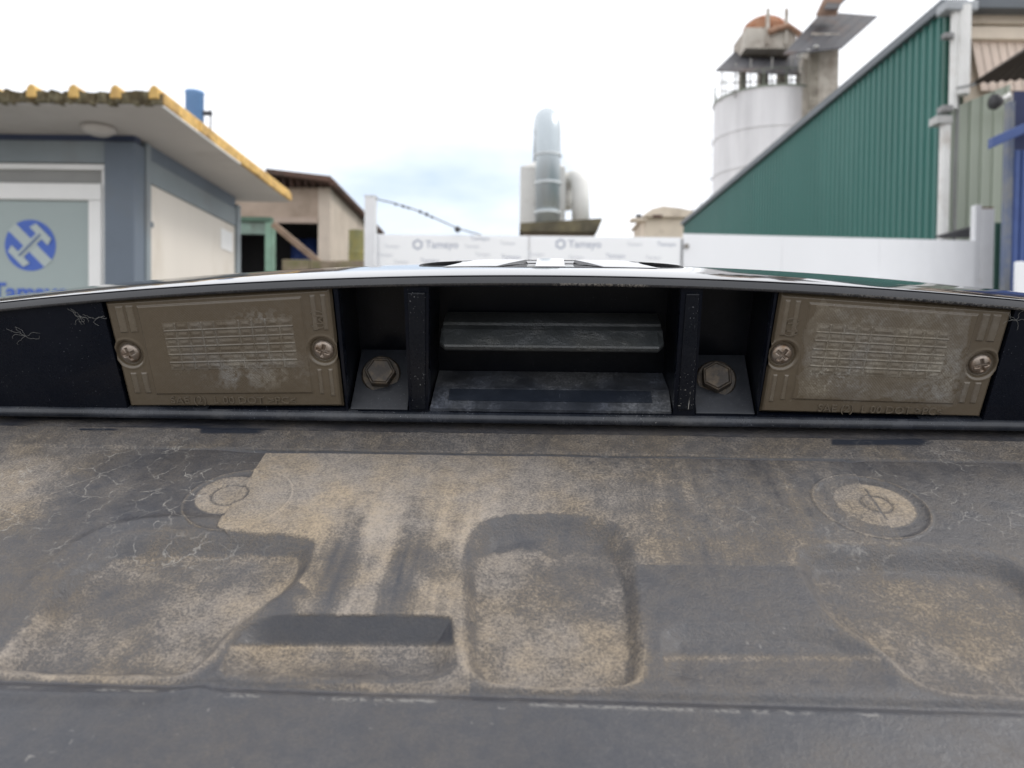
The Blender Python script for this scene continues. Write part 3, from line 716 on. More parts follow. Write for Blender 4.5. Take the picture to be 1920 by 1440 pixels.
# ---- bolt seats, bolts and washers
def bolt_side(k, base_y, top_y, cx_, bolt_px, seed):
    q = HOLES[k]
    (ul, wl), (ur, wr) = q[3], q[2]
    w0 = (wl + wr) / 2; vt = 0.0235
    wt_ = onV(cx_, top_y, vt)[1]
    def edge(i, j, w_): # u on hole side at height w_
        (u0, a0), (u1, a1) = q[i], q[j]; t = (w_ - a0) / (a1 - a0); return u0 + (u1 - u0) * t
    L0 = edge(3, 0, w0) + 0.0002; L1 = edge(3, 0, wt_) + 0.0002; R0_ = edge(2, 1, w0) - 0.0002; R1 = edge(2, 1, wt_) - 0.0002
    b_ = MB(); nseg = 6
    L0 += 0.0004; R0_ -= 0.0004
    b_.hexa([(L0, 0.0008, w0 - 0.0), (R0_, 0.0008, w0 - 0.0), (R0_, 0.0255, w0), (L0, 0.0255, w0)],
            [(L0, 0.0006, w0 + 0.0006), (R0_, 0.0006, w0 + 0.0006), (R1 - 0.001, vt, wt_), (L1 + 0.001, vt, wt_)])
    seat = b_.build('bolt_seat', M_seat, tg, bevel=0.0006)
    # bolt on the slope
    A0 = Vector((0, 0.0006, w0 + 0.0006)); A1 = Vector((0, vt, wt_)); along = (A1 - A0).normalized()
    nrm = Vector((1, 0, 0)).cross(along); nrm = -nrm if nrm.y > 0 else nrm
    d = lray(*bolt_px); t = (A0 - CL).dot(nrm) / d.dot(nrm); c = CL + d * t
    # stand the head a little squarer to the viewer, as the slope itself does near the bolt
    toc = (CL - c).normalized(); nrm = (nrm * 0.75 + toc * 0.6).normalized(); along = nrm.cross(Vector((1, 0, 0))).normalized(); xx_ = along.cross(nrm)
    ax = (xx_, along, nrm)
    wm = MB(); wm.lathe([(0.0050, -0.003), (0.0078, -0.003), (0.0078, 0.0008), (0.0073, 0.0014), (0.0052, 0.0015)], c, 40, ax)
    wsh = wm.build('washer', M_bolt, tg, smooth=False, bevel=0.0002)
    hm = MB(); r = 0.0062; rot = R(seed * 10)
    hx = lambda rad, h, off=0: [c + ax[0] * (rad * math.cos(rot + math.pi / 3 * i)) + ax[1] * (rad * math.sin(rot + math.pi / 3 * i)) + ax[2] * h for i in range(6)]
    rings = [hx(r, 0.0014), hx(r, 0.0052), hx(r * 0.95, 0.0057), hx(r * 0.86, 0.0057), hx(r * 0.80, 0.0051)]
    hm.add([p for rg in rings for p in rg], [(i * 6 + j, i * 6 + (j + 1) % 6, (i + 1) * 6 + (j + 1) % 6, (i + 1) * 6 + j) for i in range(4) for j in range(6)] + [tuple(24 + j for j in range(6))])
    hm.build('hex_bolt', M_bolt, tg, bevel=0.00025)
bolt_side('boltL', 771, 655, 706, (715, 703), 0)
bolt_side('boltR', 779, 665, 1355, (1342, 712), 3)

# ---- handle in its pocket
hp = HOLES['handle']
uh0, uh1 = onV(824, 640, 0.004)[0], onV(1246, 640, 0.004)[0]
hw = lambda y, v_: onV(1037, y, v_)[1]
pr = [(0.0285, hw(600, 0.02)), (0.019, hw(601, 0.019)), (0.0165, hw(606, 0.0165)), (0.0158, hw(611, 0.0158)), (0.0120, hw(617, 0.0120)), (0.0108, hw(619, 0.0108)),
      (0.0035, hw(643, 0.0035)), (0.0026, hw(646, 0.0026)), (0.0018, hw(648, 0.0018)), (0.0014, hw(652, 0.0014)), (0.0020, hw(657, 0.0020)), (0.0045, hw(659, 0.0045)), (0.0285, hw(661, 0.020))]
hs = np.linspace(uh0, uh1, 40)
def hprof(u):
    e_ = min((u - uh0), (uh1 - u)); k = 0.0 if e_ > 0.002 else (1 - e_ / 0.002) ** 2
    return [(v_ + 0.0035 * k * (v_ < 0.01), w_) for v_, w_ in pr]
hd = sweep(hprof, hs, 'pull_handle', M_hand, tg, smooth=False)
hd['label'] = 'grey black pull bar with a wrinkled slanted face'
# slanted sill of the pocket and its rubbed band
w0 = (hp[2][1] + hp[3][1]) / 2
L0, R0_ = hp[3][0] + 0.0006, hp[2][0] - 0.0006
wb = hw(729, 0.013)
s_ = MB(); s_.hexa([(L0, 0.001, w0), (R0_, 0.001, w0), (R0_, 0.0295, w0), (L0, 0.0295, w0)],
                   [(L0, 0.0008, w0 + 0.0012), (R0_, 0.0008, w0 + 0.0012), (R0_ + 0.0004, 0.013, wb), (L0 + 0.0004, 0.013, wb)])
s_.add([(L0 + 0.0004, 0.013, wb), (R0_ + 0.0004, 0.013, wb), (R0_, 0.0295, wb), (L0, 0.0295, wb)], [(0, 1, 2, 3)])
s_.build('pocket_sill', M_sill, tg)
M_blue = tail_mat('rubbed_blue_black', (0.014, 0.018, 0.027), 0.35, (0.18, 0.21, 0.26), dust=0.10, scratch=0.8, bump=0.3)
t0, t1 = 0.38, 0.93
def sill(t, u, lift): return (u, 0.0008 + (0.013 - 0.0008) * t - lift * 0.7, w0 + 0.0012 + (wb - w0 - 0.0012) * t + lift * 0.7)
ua, ub = onV(842, 745, 0.008)[0], onV(1222, 745, 0.008)[0]
r_ = MB(); r_.hexa([sill(t0, ua, 0.0), sill(t0, ub, 0.0), sill(t1, ub, 0.0), sill(t1, ua, 0.0)], [sill(t0, ua, 0.0003), sill(t0, ub, 0.0003), sill(t1, ub, 0.0003), sill(t1, ua, 0.0003)])
r_.build('rubbed_strip', M_blue, tg)
# raised ribs either side of the handle pocket
for a_, b_, c_, d_ in (((764, 548), (798, 548), (798, 768), (772, 768)), ((1286, 550), (1312, 550), (1300, 768), (1270, 768))):
    q = [onV(*p, -0.0005) for p in (a_, b_, c_, d_)]; q = [(u, min(w_, Wt(u) - 0.0004)) for u, w_ in q]
    m_ = MB(); m_.prism([(u, 0.0008, w_) for u, w_ in q], (0, -0.0018, 0)); m_.build('pocket_rib', M_rib, tg, bevel=0.0005)

# ---- cobweb tufts on the black face
M_web = mat('cobweb_grey', (0.24, 0.24, 0.23), 0.9, var=0.1, scale=200)
rw = random.Random(8)
for (px_, py_, k_, sz) in ((48, 630, 7, 0.0065), (150, 592, 9, 0.0045), (180, 598, 5, 0.004), (1905, 600, 6, 0.005)):
    cb = MB(); u0, w0_ = onV(px_, py_, -0.0002)
    for q_ in range(k_):
        a_ = rw.uniform(0, 2 * math.pi); pth = [(u0, -0.0003, w0_)]; x_, z_ = u0, w0_
        for j in range(7):
            a_ += rw.gauss(0, 0.5); L_ = sz / 5 * rw.uniform(0.4, 1.2); x_ += L_ * math.cos(a_); z_ += L_ * math.sin(a_) * 0.8; pth.append((x_, -0.0003 - rw.uniform(0, 0.0004), z_))
        cb.tube(pth, [0.000045] * 7 + [0.00002], 4)
    cb.build('cobweb', M_web, tg)['kind'] = 'stuff'

# ---- rest of the tailgate, behind the ridge and below the sheet
ib = MB(); ib.box(-0.495, 0.495, -0.19, 0.055, -0.046, -0.0155); ib.build('inner_panel', M_inner, tg, bevel=0.004)
vA, wA = SK[-1]; wA += Wt(0.0)
zb = (TO + AV * -0.19 + AW * -0.046).z                   # bench height
vE = 0.52; wE = (zb + 0.004 - TO.z - vE * AV.z) / AW.z
def wsk(u): return SK[-1][1] + Wt(u)
gl = MB(); us2 = np.linspace(-UB, UB, 21)
for i in range(20):
    a_, b_ = us2[i], us2[i + 1]
    gl.hexa([(a_, vA, wsk(a_) - 0.012), (b_, vA, wsk(b_) - 0.012), (b_, vE, wE), (a_, vE, wE)], [(a_, vA, wsk(a_) - 0.0005), (b_, vA, wsk(b_) - 0.0005), (b_, vE, wE + 0.008), (a_, vE, wE + 0.008)])
M_glass = mat('tinted_glass', (0.01, 0.012, 0.014), 0.05, var=0.05, scale=3, coat=0.3)
gl.build('rear_window', M_glass, tg)
for s in (-1, 1):
    sb_ = MB()
    sb_.hexa([(s * 0.47, 0.05, -0.046), (s * 0.495, 0.05, -0.046), (s * 0.495, vE - 0.02, wE + 0.001), (s * 0.47, vE - 0.02, wE + 0.001)],
             [(s * 0.47, 0.05, 0.004), (s * 0.495, 0.05, 0.004), (s * 0.495, vE - 0.02, wE + 0.006), (s * 0.47, vE - 0.02, wE + 0.006)])
    sb_.build('window_frame', M_inner, tg)

# ------------------------------------------------------------------ workbench that carries the tailgate
wb_ = thing('workbench', 'plain timber workbench underneath the tailgate', 'workbench', (0.02, 0.45, 0))
M_wood = mat('bench_timber', (0.30, 0.20, 0.12), 0.75, var=0.3, scale=6, stretch=(1, 12, 12), bump=0.2)
for i in range(6):
    MB().box(-0.65, 0.69, 0.06 + i * 0.135, 0.06 + i * 0.135 + 0.131, zb - 0.032, zb - 0.0005).build('plank', M_wood, wb_, bevel=0.003)
for x in (-0.6, 0.58):
    for y in (0.1, 0.77):
        MB().box(x, x + 0.07, y, y + 0.07, 0, zb - 0.033).build('leg', M_wood, wb_, bevel=0.004)
MB().box(-0.6, 0.65, 0.1, 0.14, zb - 0.13, zb - 0.034).build('rail', M_wood, wb_); MB().box(-0.6, 0.65, 0.80, 0.84, zb - 0.13, zb - 0.034).build('rail', M_wood, wb_)

# ================================================================== the yard beyond the tailgate
def wx(px, py, Y): return W(px, py, Y).x
def wz(px, py, Y): return W(px, py, Y).z
# ---- office cabin on the left
YC = 5.0
xc = wx(254, 400, YC); zt = wz(250, 254, YC); yb = 6.9
cab = thing('office_cabin', 'grey framed office cabin with blue round logo on its window and overhanging roof', 'cabin', (xc - 1.6, YC, 0))
M_cabf = mat('cabin_grey_paint', (0.125, 0.155, 0.195), 0.5, var=0.1, scale=2, c2=(0.13, 0.15, 0.17), amount=0.2)
M_cabl = mat('cabin_light_grey', (0.22, 0.255, 0.275), 0.5, var=0.1, scale=2, c2=(0.2, 0.2, 0.2), amount=0.2)
M_navy = mat('navy_strip', (0.035, 0.05, 0.10), 0.5, scale=2)
M_cream = mat('cream_panel', (0.68, 0.635, 0.57), 0.6, var=0.05, scale=1.2, c2=(0.52, 0.46, 0.38), amount=0.15, stretch=(1, 1, 0.3))
M_pvc = mat('white_window_frame', (0.80, 0.80, 0.79), 0.35, var=0.04, scale=3)
M_pane = mat('filmed_glass', (0.30, 0.36, 0.355), 0.22, var=0.06, scale=0.8, spec=0.6)
M_soff = mat('roof_underside', (0.50, 0.47, 0.44), 0.6, var=0.08, scale=1.5, c2=(0.36, 0.33, 0.30), amount=0.15)
M_foam = mat('yellowed_foam', (0.72, 0.47, 0.16), 0.9, var=0.25, scale=14, bump=0.6, c2=(0.40, 0.24, 0.10), amount=0.25)
M_moss = mat('mossy_edge', (0.11, 0.085, 0.045), 0.95, var=0.5, scale=22, bump=1.0, c2=(0.30, 0.27, 0.17), amount=0.35)
M_blue = mat('logo_blue', (0.045, 0.115, 0.46), 0.4, var=0.05, scale=4)
xl = -5.4
zx = lambda y: wz(120, y, YC)
MB().box(xl, xc - 0.004, YC, YC + 0.08, zx(263), zt).build('navy_rail', M_navy, cab)
MB().box(xl, wx(196, 300, YC), YC + 0.004, YC + 0.09, zx(304), zx(263) - 0.002).build('header', M_cabl, cab)
MB().box(wx(196, 400, YC) + 0.002, xc, YC - 0.012, YC + 0.13, 0, zx(263) - 0.004).build('corner_post', M_cabf, cab, bevel=0.008)
MB().box(xl, wx(198, 400, YC), YC + 0.012, YC + 0.10, 0, 0.95).build('dado_panel', M_cream, cab)
MB().box(xl, xc - 0.06, yb - 0.06, yb, 0, zt - 0.002).build('rear_wall', M_cream, cab)
MB().box(xl - 0.05, xl - 0.002, YC, yb, 0, zt - 0.002).build('end_wall', M_cream, cab)
# window: outer frame, transom, opening sash with the logo film
xw1 = wx(197, 400, YC)
z1, z2, z3, z4 = zx(306), zx(316), zx(343), zx(374)
wn = MB().box(xl, xw1, YC + 0.02, YC + 0.07, z2, z1).build('window', M_pvc, cab)
MB().box(xw1 - 0.032, xw1 - 0.001, YC + 0.021, YC + 0.071, 0.952, z2 - 0.001).build('frame', M_pvc, wn)
MB().box(xl, xw1 - 0.034, YC + 0.05, YC + 0.06, z3 + 0.001, z2 - 0.001).build('transom_pane', mat('grey_transom', (0.27, 0.27, 0.26), 0.4, scale=2), wn)
sx1 = wx(189, 420, YC)
MB().box(xl, sx1, YC + 0.005, YC + 0.06, z4, z3).build('sash_rail', M_pvc, wn, bevel=0.006)
MB().box(sx1 - 0.085, sx1 - 0.001, YC + 0.0045, YC + 0.0595, 0.97, z4 - 0.001).build('sash_stile', M_pvc, wn, bevel=0.006)
MB().box(sx1 + 0.001, sx1 + 0.018, YC + 0.03, YC + 0.055, 0.97, z3).build('sash_gap', mat('gap_dark', (0.04, 0.04, 0.04), 0.7), wn)
MB().box(xl, sx1 - 0.087, YC + 0.035, YC + 0.041, 0.97, z4 - 0.002).build('pane', M_pane, wn)
# logo on the film: disc, white bars, blue hairline
lc = W(57, 460, YC + 0.034); lr_ = 48 / FPX * YC
def flat_poly(pts, y, name, m, parent, th=0.002):
    return MB().prism([(lc.x + x * lr_, y, lc.z + z * lr_) for x, z in pts], (0, th, 0)).build(name, m, parent)
circ = [(math.cos(2 * math.pi * k / 48), math.sin(2 * math.pi * k / 48)) for k in range(48)]
flat_poly(circ, YC + 0.0325, 'logo_disc', M_blue, wn)
def rot45(pts, a=45): c, s_ = math.cos(R(a)), math.sin(R(a)); return [(x * c - y * s_, x * s_ + y * c) for x, y in pts]
rect = lambda x0, x1, y0, y1: [(x0, y0), (x1, y0), (x1, y1), (x0, y1)]
M_film = mat('logo_pale', (0.40, 0.46, 0.455), 0.4, var=0.04, scale=3)
flat_poly(rot45(rect(-1.01, 1.01, -0.20, 0.20), -45), YC + 0.0300, 'logo_bar', M_film, wn)
flat_poly(rot45(rect(-0.66, 0.66, -0.15, 0.15)), YC + 0.0275, 'logo_bar', M_film, wn)
for sx in (-1, 1):
    flat_poly(rot45([(sx * 0.50, -0.50), (sx * 0.78, -0.42), (sx * 0.78, 0.42), (sx * 0.50, 0.50)][::sx]), YC + 0.0250, 'logo_head', M_film, wn)
flat_poly(rot45(rect(-0.60, 0.60, -0.035, 0.035)), YC + 0.0225, 'logo_line', mat('logo_line_blue', (0.10, 0.15, 0.28), 0.5), wn)
tcx = W(57, 549, YC + 0.03)
text_mesh('Tamayo', 0.16, 0.001, lambda x, y, z: (tcx.x + x, YC + 0.031 - z, tcx.z + y), 'lettering', M_blue, wn, bold=0.004)
# side wall
MB().box(xc - 0.07, xc + 0.01, YC + 0.135, YC + 0.20, 0, zt - 0.004).build('side_post', M_cabl, cab, bevel=0.006)
MB().box(xc - 0.07, xc - 0.012, YC + 0.205, yb - 0.09, 0.04, zt - 0.26).build('side_panel', M_cream, cab)
MB().box(xc - 0.07, xc, YC + 0.204, yb - 0.088, zt - 0.255, zt - 0.10).build('side_rail', M_cabl, cab, bevel=0.006)
MB().box(xc - 0.07, xc - 0.006, YC + 0.204, yb - 0.088, zt - 0.098, zt - 0.003).build('side_header', M_cabf, cab)
MB().box(xc - 0.058, xc + 0.012, yb - 0.085, yb + 0.002, 0, zt - 0.06).build('rear_post', M_cabl, cab, bevel=0.006)
for zz in (0.55, 0.95, 1.35):
    MB().box(xc - 0.012, xc + 0.006, YC + 0.21, YC + 0.24, zt - zz, zt - zz + 0.035).build('clip', M_cabf, cab)
MB().box(xc - 0.012, xc - 0.004, yb - 0.42, yb - 0.16, zt - 0.50, zt - 0.33).build('notice', M_pvc, cab)
# roof: insulated sheet, foam showing at the cut edges
xe = wx(300, 182, 4.4); yf, yr = 4.4, 7.0
rf = MB().box(xl - 0.4, xe - 0.03, yf + 0.04, yr, zt + 0.004, zt + 0.075).build('roof', M_foam, cab)
MB().box(xl - 0.4, xe - 0.012, yf + 0.012, yr + 0.001, zt, zt + 0.004).build('soffit', M_soff, rf)
for i in range(10):        # torn foam edge along the right side, in lengths
    a_ = yf + 0.03 + i * (yr - yf - 0.03) / 10; b_ = a_ + (yr - yf - 0.03) / 10 - 0.002
    j = random.Random(i).uniform(-0.006, 0.006)
    MB().box(xe - 0.029, xe + 0.004 + j, a_, b_, zt + 0.012 + j * 0.5, zt + 0.078 + j).build('foam_edge', M_foam, rf, bevel=0.006)
MB().box(xe - 0.028, xe + 0.002, yf + 0.03, yf + 1.3, zt + 0.002, zt + 0.010).build('drip_strip', M_pvc, rf)
rg = random.Random(2)
mm = MB(); xx = xl - 0.4
nseg = 150
for i in range(nseg):
    x0 = xl - 0.4 + (xe - xl + 0.4) * i / nseg; x1 = xl - 0.4 + (xe - xl + 0.4) * (i + 1) / nseg
    mm.box(x0, x1 + 0.004, yf + rg.uniform(-0.012, 0.01), yf + 0.042, zt - rg.uniform(-0.010, 0.004), zt + 0.072 + rg.uniform(-0.010, 0.010))
mo = mm.build('moss', M_moss, rf, bevel=0.005); mo['kind'] = 'stuff'
xr = [wx(p, 175, 4.42) for p in (65, 143, 220)]
sp_ = xr[1] - xr[0]; ribs = [xr[0] + sp_ * k for k in range(-14, 4)]
for x in ribs:
    if x > xe + 0.01: continue
    x = min(x, xe - 0.03)
    MB().prism([(x - 0.030, yf - 0.016, zt + 0.030), (x + 0.030, yf - 0.016, zt + 0.030), (x + 0.026, yf - 0.016, zt + 0.085), (x + 0.008, yf - 0.016, zt + 0.106), (x - 0.008, yf - 0.016, zt + 0.106), (x - 0.026, yf - 0.016, zt + 0.085)], (0, yr - yf, 0)).build('roof_rib', M_foam, rf, bevel=0.006)
lmp = MB(); lmp.lathe([(0.02, 0.0), (0.10, -0.005), (0.095, -0.03), (0.06, -0.05), (0.01, -0.055)], (wx(182, 240, 4.8), 4.82, zt), 24)
lmp.build('bulkhead_lamp', mat('lamp_plastic', (0.5, 0.47, 0.44), 0.4, scale=4), cab, smooth=True)

# ---- blue pipe behind the cabin
Yp = 12.0; xp = wx(365, 200, Yp); zp = wz(365, 172, Yp); rp = 16.5 / FPX * Yp
pipe = thing('exhaust_pipe', 'sky blue upright steel pipe rising behind the cabin roof', 'pipe', (xp, Yp, 0))
MB().lathe([(rp, 0), (rp, zp - 0.04), (rp * 1.05, zp - 0.035), (rp * 1.05, zp), (rp * 0.92, zp), (rp * 0.9, zp - 0.3)], (xp, Yp, 0), 32).build('stack', mat('pipe_blue', (0.21, 0.38, 0.68), 0.45, var=0.10, scale=2, c2=(0.17, 0.32, 0.60)), pipe, smooth=True)
M_dark = mat('dark_steel', (0.07, 0.07, 0.075), 0.5, 0.3, scale=4)
MB().box(xp + rp * 0.9, xp + rp + 0.13, Yp - 0.03, Yp + 0.03, wz(385, 216, Yp), wz(385, 209, Yp)).build('bracket', M_dark, pipe)
MB().tube([(xp + rp + 0.11, Yp, 0.0), (xp + rp + 0.11, Yp, wz(390, 206, Yp))], 0.014, 6).build('guy_rod', M_dark, pipe)

# ---- derelict building behind the cabin
YB = 15.0; YB2 = 20.2
xk = wx(620, 400, YB); zr = wz(600, 352, YB)
xlft = wx(380, 400, YB)
bd_ = thing('derelict_building', 'tan rendered building with rusty brown flat roof and dark open front', 'building', (xk - 2, YB, 0))
M_tan = mat('tan_render', (0.40, 0.315, 0.25), 0.9, var=0.15, scale=1.5, c2=(0.27, 0.21, 0.16), amount=0.25, bump=0.3)
M_tanl = mat('pale_render', (0.56, 0.48, 0.40), 0.9, var=0.12, scale=1.5, c2=(0.40, 0.33, 0.27), amount=0.2)
M_rust = mat('rusty_sheet', (0.14, 0.075, 0.055), 0.8, var=0.3, scale=2, c2=(0.07, 0.045, 0.035), amount=0.4, bump=0.3)
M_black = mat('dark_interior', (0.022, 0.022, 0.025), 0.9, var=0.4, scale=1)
zo = wz(550, 414, YB)
MB().box(xlft, xk - 0.24, YB, YB + 0.25, zo + 0.02, zr).build('front_wall', M_tan, bd_)
MB().box(xk - 0.235, xk, YB - 0.03, YB + 0.25, 0, zr).build('corner_pier', M_tanl, bd_)
MB().box(xk - 0.20, xk - 0.002, YB + 0.252, YB2, 0, zr - 0.003).build('side_wall', M_tanl, bd_)
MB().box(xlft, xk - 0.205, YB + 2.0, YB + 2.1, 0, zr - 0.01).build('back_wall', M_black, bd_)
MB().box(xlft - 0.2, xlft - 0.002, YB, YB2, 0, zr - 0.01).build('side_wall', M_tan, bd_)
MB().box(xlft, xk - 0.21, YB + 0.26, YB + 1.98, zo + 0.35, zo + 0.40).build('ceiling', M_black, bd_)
MB().box(xlft, xk - 0.24, YB - 0.06, YB - 0.004, zo - 0.05, zo + 0.06).build('lintel', mat('lintel_pale', (0.42, 0.33, 0.27), 0.8, scale=3), bd_)
for i in range(5):
    xa = wx(605 - 0 * i, 400, YB) - 0.3 * i
zl, zr2 = wz(515, 329, YB), wz(620, 343, YB)
xa, xb = wx(512, 330, YB), xk + 0.10
MB().hexa([(xa, YB - 0.45, zr + 0.16), (xb, YB - 0.45, zr + 0.02), (xb, YB2 + 0.2, zr + 0.02), (xa, YB2 + 0.2, zr + 0.16)],
          [(xa, YB - 0.45, zr + 0.25), (xb, YB - 0.45, zr + 0.12), (xb, YB2 + 0.2, zr + 0.12), (xa, YB2 + 0.2, zr + 0.25)]).build('roof', M_rust, bd_)
for i in range(8):
    x0 = xa + 0.14 * i; MB().box(x0, x0 + 0.02, YB - 0.30, YB - 0.01, zr - 0.02, zr + 0.02 + 0.14 * (1 - i / 8)).build('rafter', M_rust, bd_)
MB().tube([(xk + 0.12, YB - 0.4, zr + 0.02), (xk + 0.12, YB2, zr + 0.02)], 0.06, 8).build('gutter', M_rust, bd_)
# blue sheet stored inside
p0, p1 = W(545, 447, YB + 1.4), W(598, 482, YB + 1.4)
tq = MB(); nn = 8
tv = [(p0.x + (p1.x - p0.x) * i / nn, YB + 1.4 + 0.05 * math.sin(i * 1.7 + j), 0 + (p0.z) * j / nn) for j in range(nn + 1) for i in range(nn + 1)]
tq.add(tv, [(j * 9 + i, j * 9 + i + 1, (j + 1) * 9 + i + 1, (j + 1) * 9 + i) for j in range(nn) for i in range(nn)])
ts_ = tq.build('blue_tarpaulin', mat('tarp_blue', (0.02, 0.05, 0.20), 0.6, scale=2), None, smooth=True, base=((p0.x + p1.x) / 2, YB + 1.4, 0))
sm = ts_.modifiers.new('thick', 'SOLIDIFY'); sm.thickness = 0.01
tag(ts_, 'dark blue sheet hanging inside the open tan building', 'tarpaulin')
# green steel frame beside the cabin
Yg = 11.0
gf = thing('canopy_frame', 'pale green steel post and beam standing behind the cabin', 'canopy', (wx(504, 450, Yg), Yg, 0))
M_gr = mat('pale_green_paint', (0.20, 0.33, 0.25), 0.6, var=0.15, scale=3, c2=(0.14, 0.18, 0.14), amount=0.2)
MB().box(wx(497, 450, Yg), wx(512, 450, Yg), Yg, Yg + 0.12, 0, wz(505, 416, Yg)).build('post', M_gr, gf)
MB().box(wx(420, 450, Yg), wx(508, 450, Yg), Yg - 0.02, Yg + 0.14, wz(505, 415, Yg), wz(505, 407, Yg)).build('beam', mat('dark_green', (0.07, 0.13, 0.09), 0.6), gf)
MB().box(wx(420, 450, Yg), wx(496, 450, Yg), Yg + 0.03, Yg + 0.06, wz(470, 438, Yg), wz(470, 416, Yg)).build('fascia', mat('fascia_green', (0.22, 0.32, 0.27), 0.6, c2=(0.12, 0.14, 0.12)), gf)
MB().box(wx(420, 450, Yg), wx(440, 450, Yg), Yg, Yg + 0.12, 0, wz(430, 416, Yg)).build('post', M_gr, gf)
# prop leaning on the frame
a_, b_ = W(512, 420, Yg - 0.05), W(594, 488, Yg - 0.05)
zz = b_ + (b_ - a_) * (b_.z / (a_.z - b_.z))
pl_ = MB().tube([zz + Vector((0, 0, 0.0)), a_], 0.055, 4).build('timber_prop', mat('weathered_timber', (0.24, 0.17, 0.12), 0.85, var=0.3, scale=4), None, base=(zz.x, zz.y, 0))
tag(pl_, 'brown timber prop leaning diagonally from the green post', 'prop')
# low stone wall in front
Yw = 10.0
lw = thing('stone_wall', 'low brown mossy block wall in front of the open building', 'wall', (wx(605, 490, Yw), Yw, 0))
M_stone = mat('mossy_block', (0.24, 0.19, 0.14), 0.9, var=0.4, scale=5, c2=(0.16, 0.15, 0.07), amount=0.4, bump=0.6)
rg = random.Random(11)
x0 = wx(528, 490, Yw)
for k in range(3):
    x1 = x0 + 0.36; zz = wz(600, 487 + rg.uniform(-2, 2), Yw)
    for j in range(8):
        MB().box(x0 + 0.004, x1, Yw + rg.uniform(-0.01, 0.01), Yw + 0.2, zz * j / 8 + 0.002, zz * (j + 1) / 8 - 0.002).build('block', M_stone, lw, bevel=0.01)
    x0 = x1
# narrow olive drum stack next to it
dr = thing('oil_drums', 'narrow olive and yellow stack against the tan side wall', 'drum stack', (wx(668, 470, 11.5), 11.5, 0))
for k, m_ in enumerate((mat('drum_yellow', (0.42, 0.33, 0.06), 0.6, c2=(0.2, 0.14, 0.05)), mat('drum_olive', (0.12, 0.12, 0.05), 0.7, c2=(0.2, 0.18, 0.05)), mat('drum_olive2', (0.17, 0.17, 0.08), 0.7, c2=(0.3, 0.25, 0.06)))):
    h_ = (wz(668, 432, 11.5)) / 3
    r1 = 14 / FPX * 11.5
    MB().lathe([(r1, k * h_), (r1, k * h_ + h_ * 0.3), (r1 * 1.05, k * h_ + h_ * 0.33), (r1, k * h_ + h_ * 0.36), (r1, k * h_ + h_ * 0.64), (r1 * 1.05, k * h_ + h_ * 0.67), (r1, k * h_ + h_ * 0.70), (r1, k * h_ + h_ - 0.003)], (wx(668, 470, 11.5), 11.5, 0), 24).build('drum', m_, dr)

# ---- perimeter fence with printed banners
YF = 9.0
M_wht = mat('white_sheet', (0.87, 0.88, 0.90), 0.5, var=0.03, scale=1.0, c2=(0.80, 0.81, 0.83), amount=0.1, stretch=(1, 1, 0.4))
M_post = mat('white_post', (0.74, 0.75, 0.77), 0.5, var=0.06, scale=3, c2=(0.45, 0.40, 0.33), amount=0.08)
fx0, fxm, fx1 = wx(706, 460, YF), wx(992, 460, YF), wx(1279, 460, YF)
zf = wz(990, 442, YF)
fn = thing('perimeter_fence', 'plain white sheet fence with steel posts along the yard', 'fence', (fx1, YF, 0))
MB().box(fx0, fxm - 0.003, YF, YF + 0.04, 0.05, zf).build('panel', M_wht, fn)
MB().box(fxm + 0.003, fx1 - 0.012, YF, YF + 0.04, 0.05, zf).build('panel', M_wht, fn)
x3 = wx(1828, 480, YF + 0.25); z3a, z3b = wz(1285, 438, YF), wz(1828, 451, YF + 0.25)
xs_ = [fx1 + 0.012 + (x3 - fx1 - 0.012) * k / 3 for k in range(4)]
for k in range(3):
    ta, tb = k / 3, (k + 1) / 3
    ya, yb_ = YF + 0.25 * ta, YF + 0.25 * tb; za, zb_ = z3a + (z3b - z3a) * ta, z3a + (z3b - z3a) * tb
    g_ = 0.0012
    MB().hexa([(xs_[k] + g_, ya, 0.05), (xs_[k + 1] - g_, yb_, 0.05), (xs_[k + 1] - g_, yb_ + 0.04, 0.05), (xs_[k] + g_, ya + 0.04, 0.05)],
              [(xs_[k] + g_, ya, za), (xs_[k + 1] - g_, yb_, zb_), (xs_[k + 1] - g_, yb_ + 0.04, zb_), (xs_[k] + g_, ya + 0.04, za)]).build('panel', M_wht, fn)
for x in (fx0 + 0.3, fxm, fx1, x3 - 1.2):
    MB().box(x - 0.03, x + 0.03, YF + 0.30, YF + 0.36, 0, zf - 0.12).build('post', M_post, fn)
    MB().box(x - 0.03, x + 0.03, YF + 0.045, YF + 0.299, zf - 0.5, zf - 0.44).build('post_tie', M_post, fn)
MB().box(fx1 - 0.008, fx1 + 0.008, YF - 0.012, YF + 0.03, 0.03, zf - 0.02).build('joint_strip', mat('joint_grey', (0.30, 0.30, 0.31), 0.6), fn)
MB().box(fx0, x3, YF + 0.10, YF + 0.16, 0.0, 0.05).build('foot_rail', M_post, fn)
MB().lathe([(0.03, 0), (0.03, 0.02), (0.01, 0.025)], (fx1 + 0.05, YF - 0.002, zf - 0.10), 16, (Vector((1, 0, 0)), Vector((0, 0, 1)), Vector((0, -1, 0)))).build('cap_bolt', mat('cap_grey', (0.3, 0.28, 0.26), 0.6), fn)
M_print = mat('banner_grey_print', (0.40, 0.43, 0.51), 0.6, var=0.03); M_printl = mat('banner_pale_print', (0.60, 0.62, 0.66), 0.6, var=0.03)
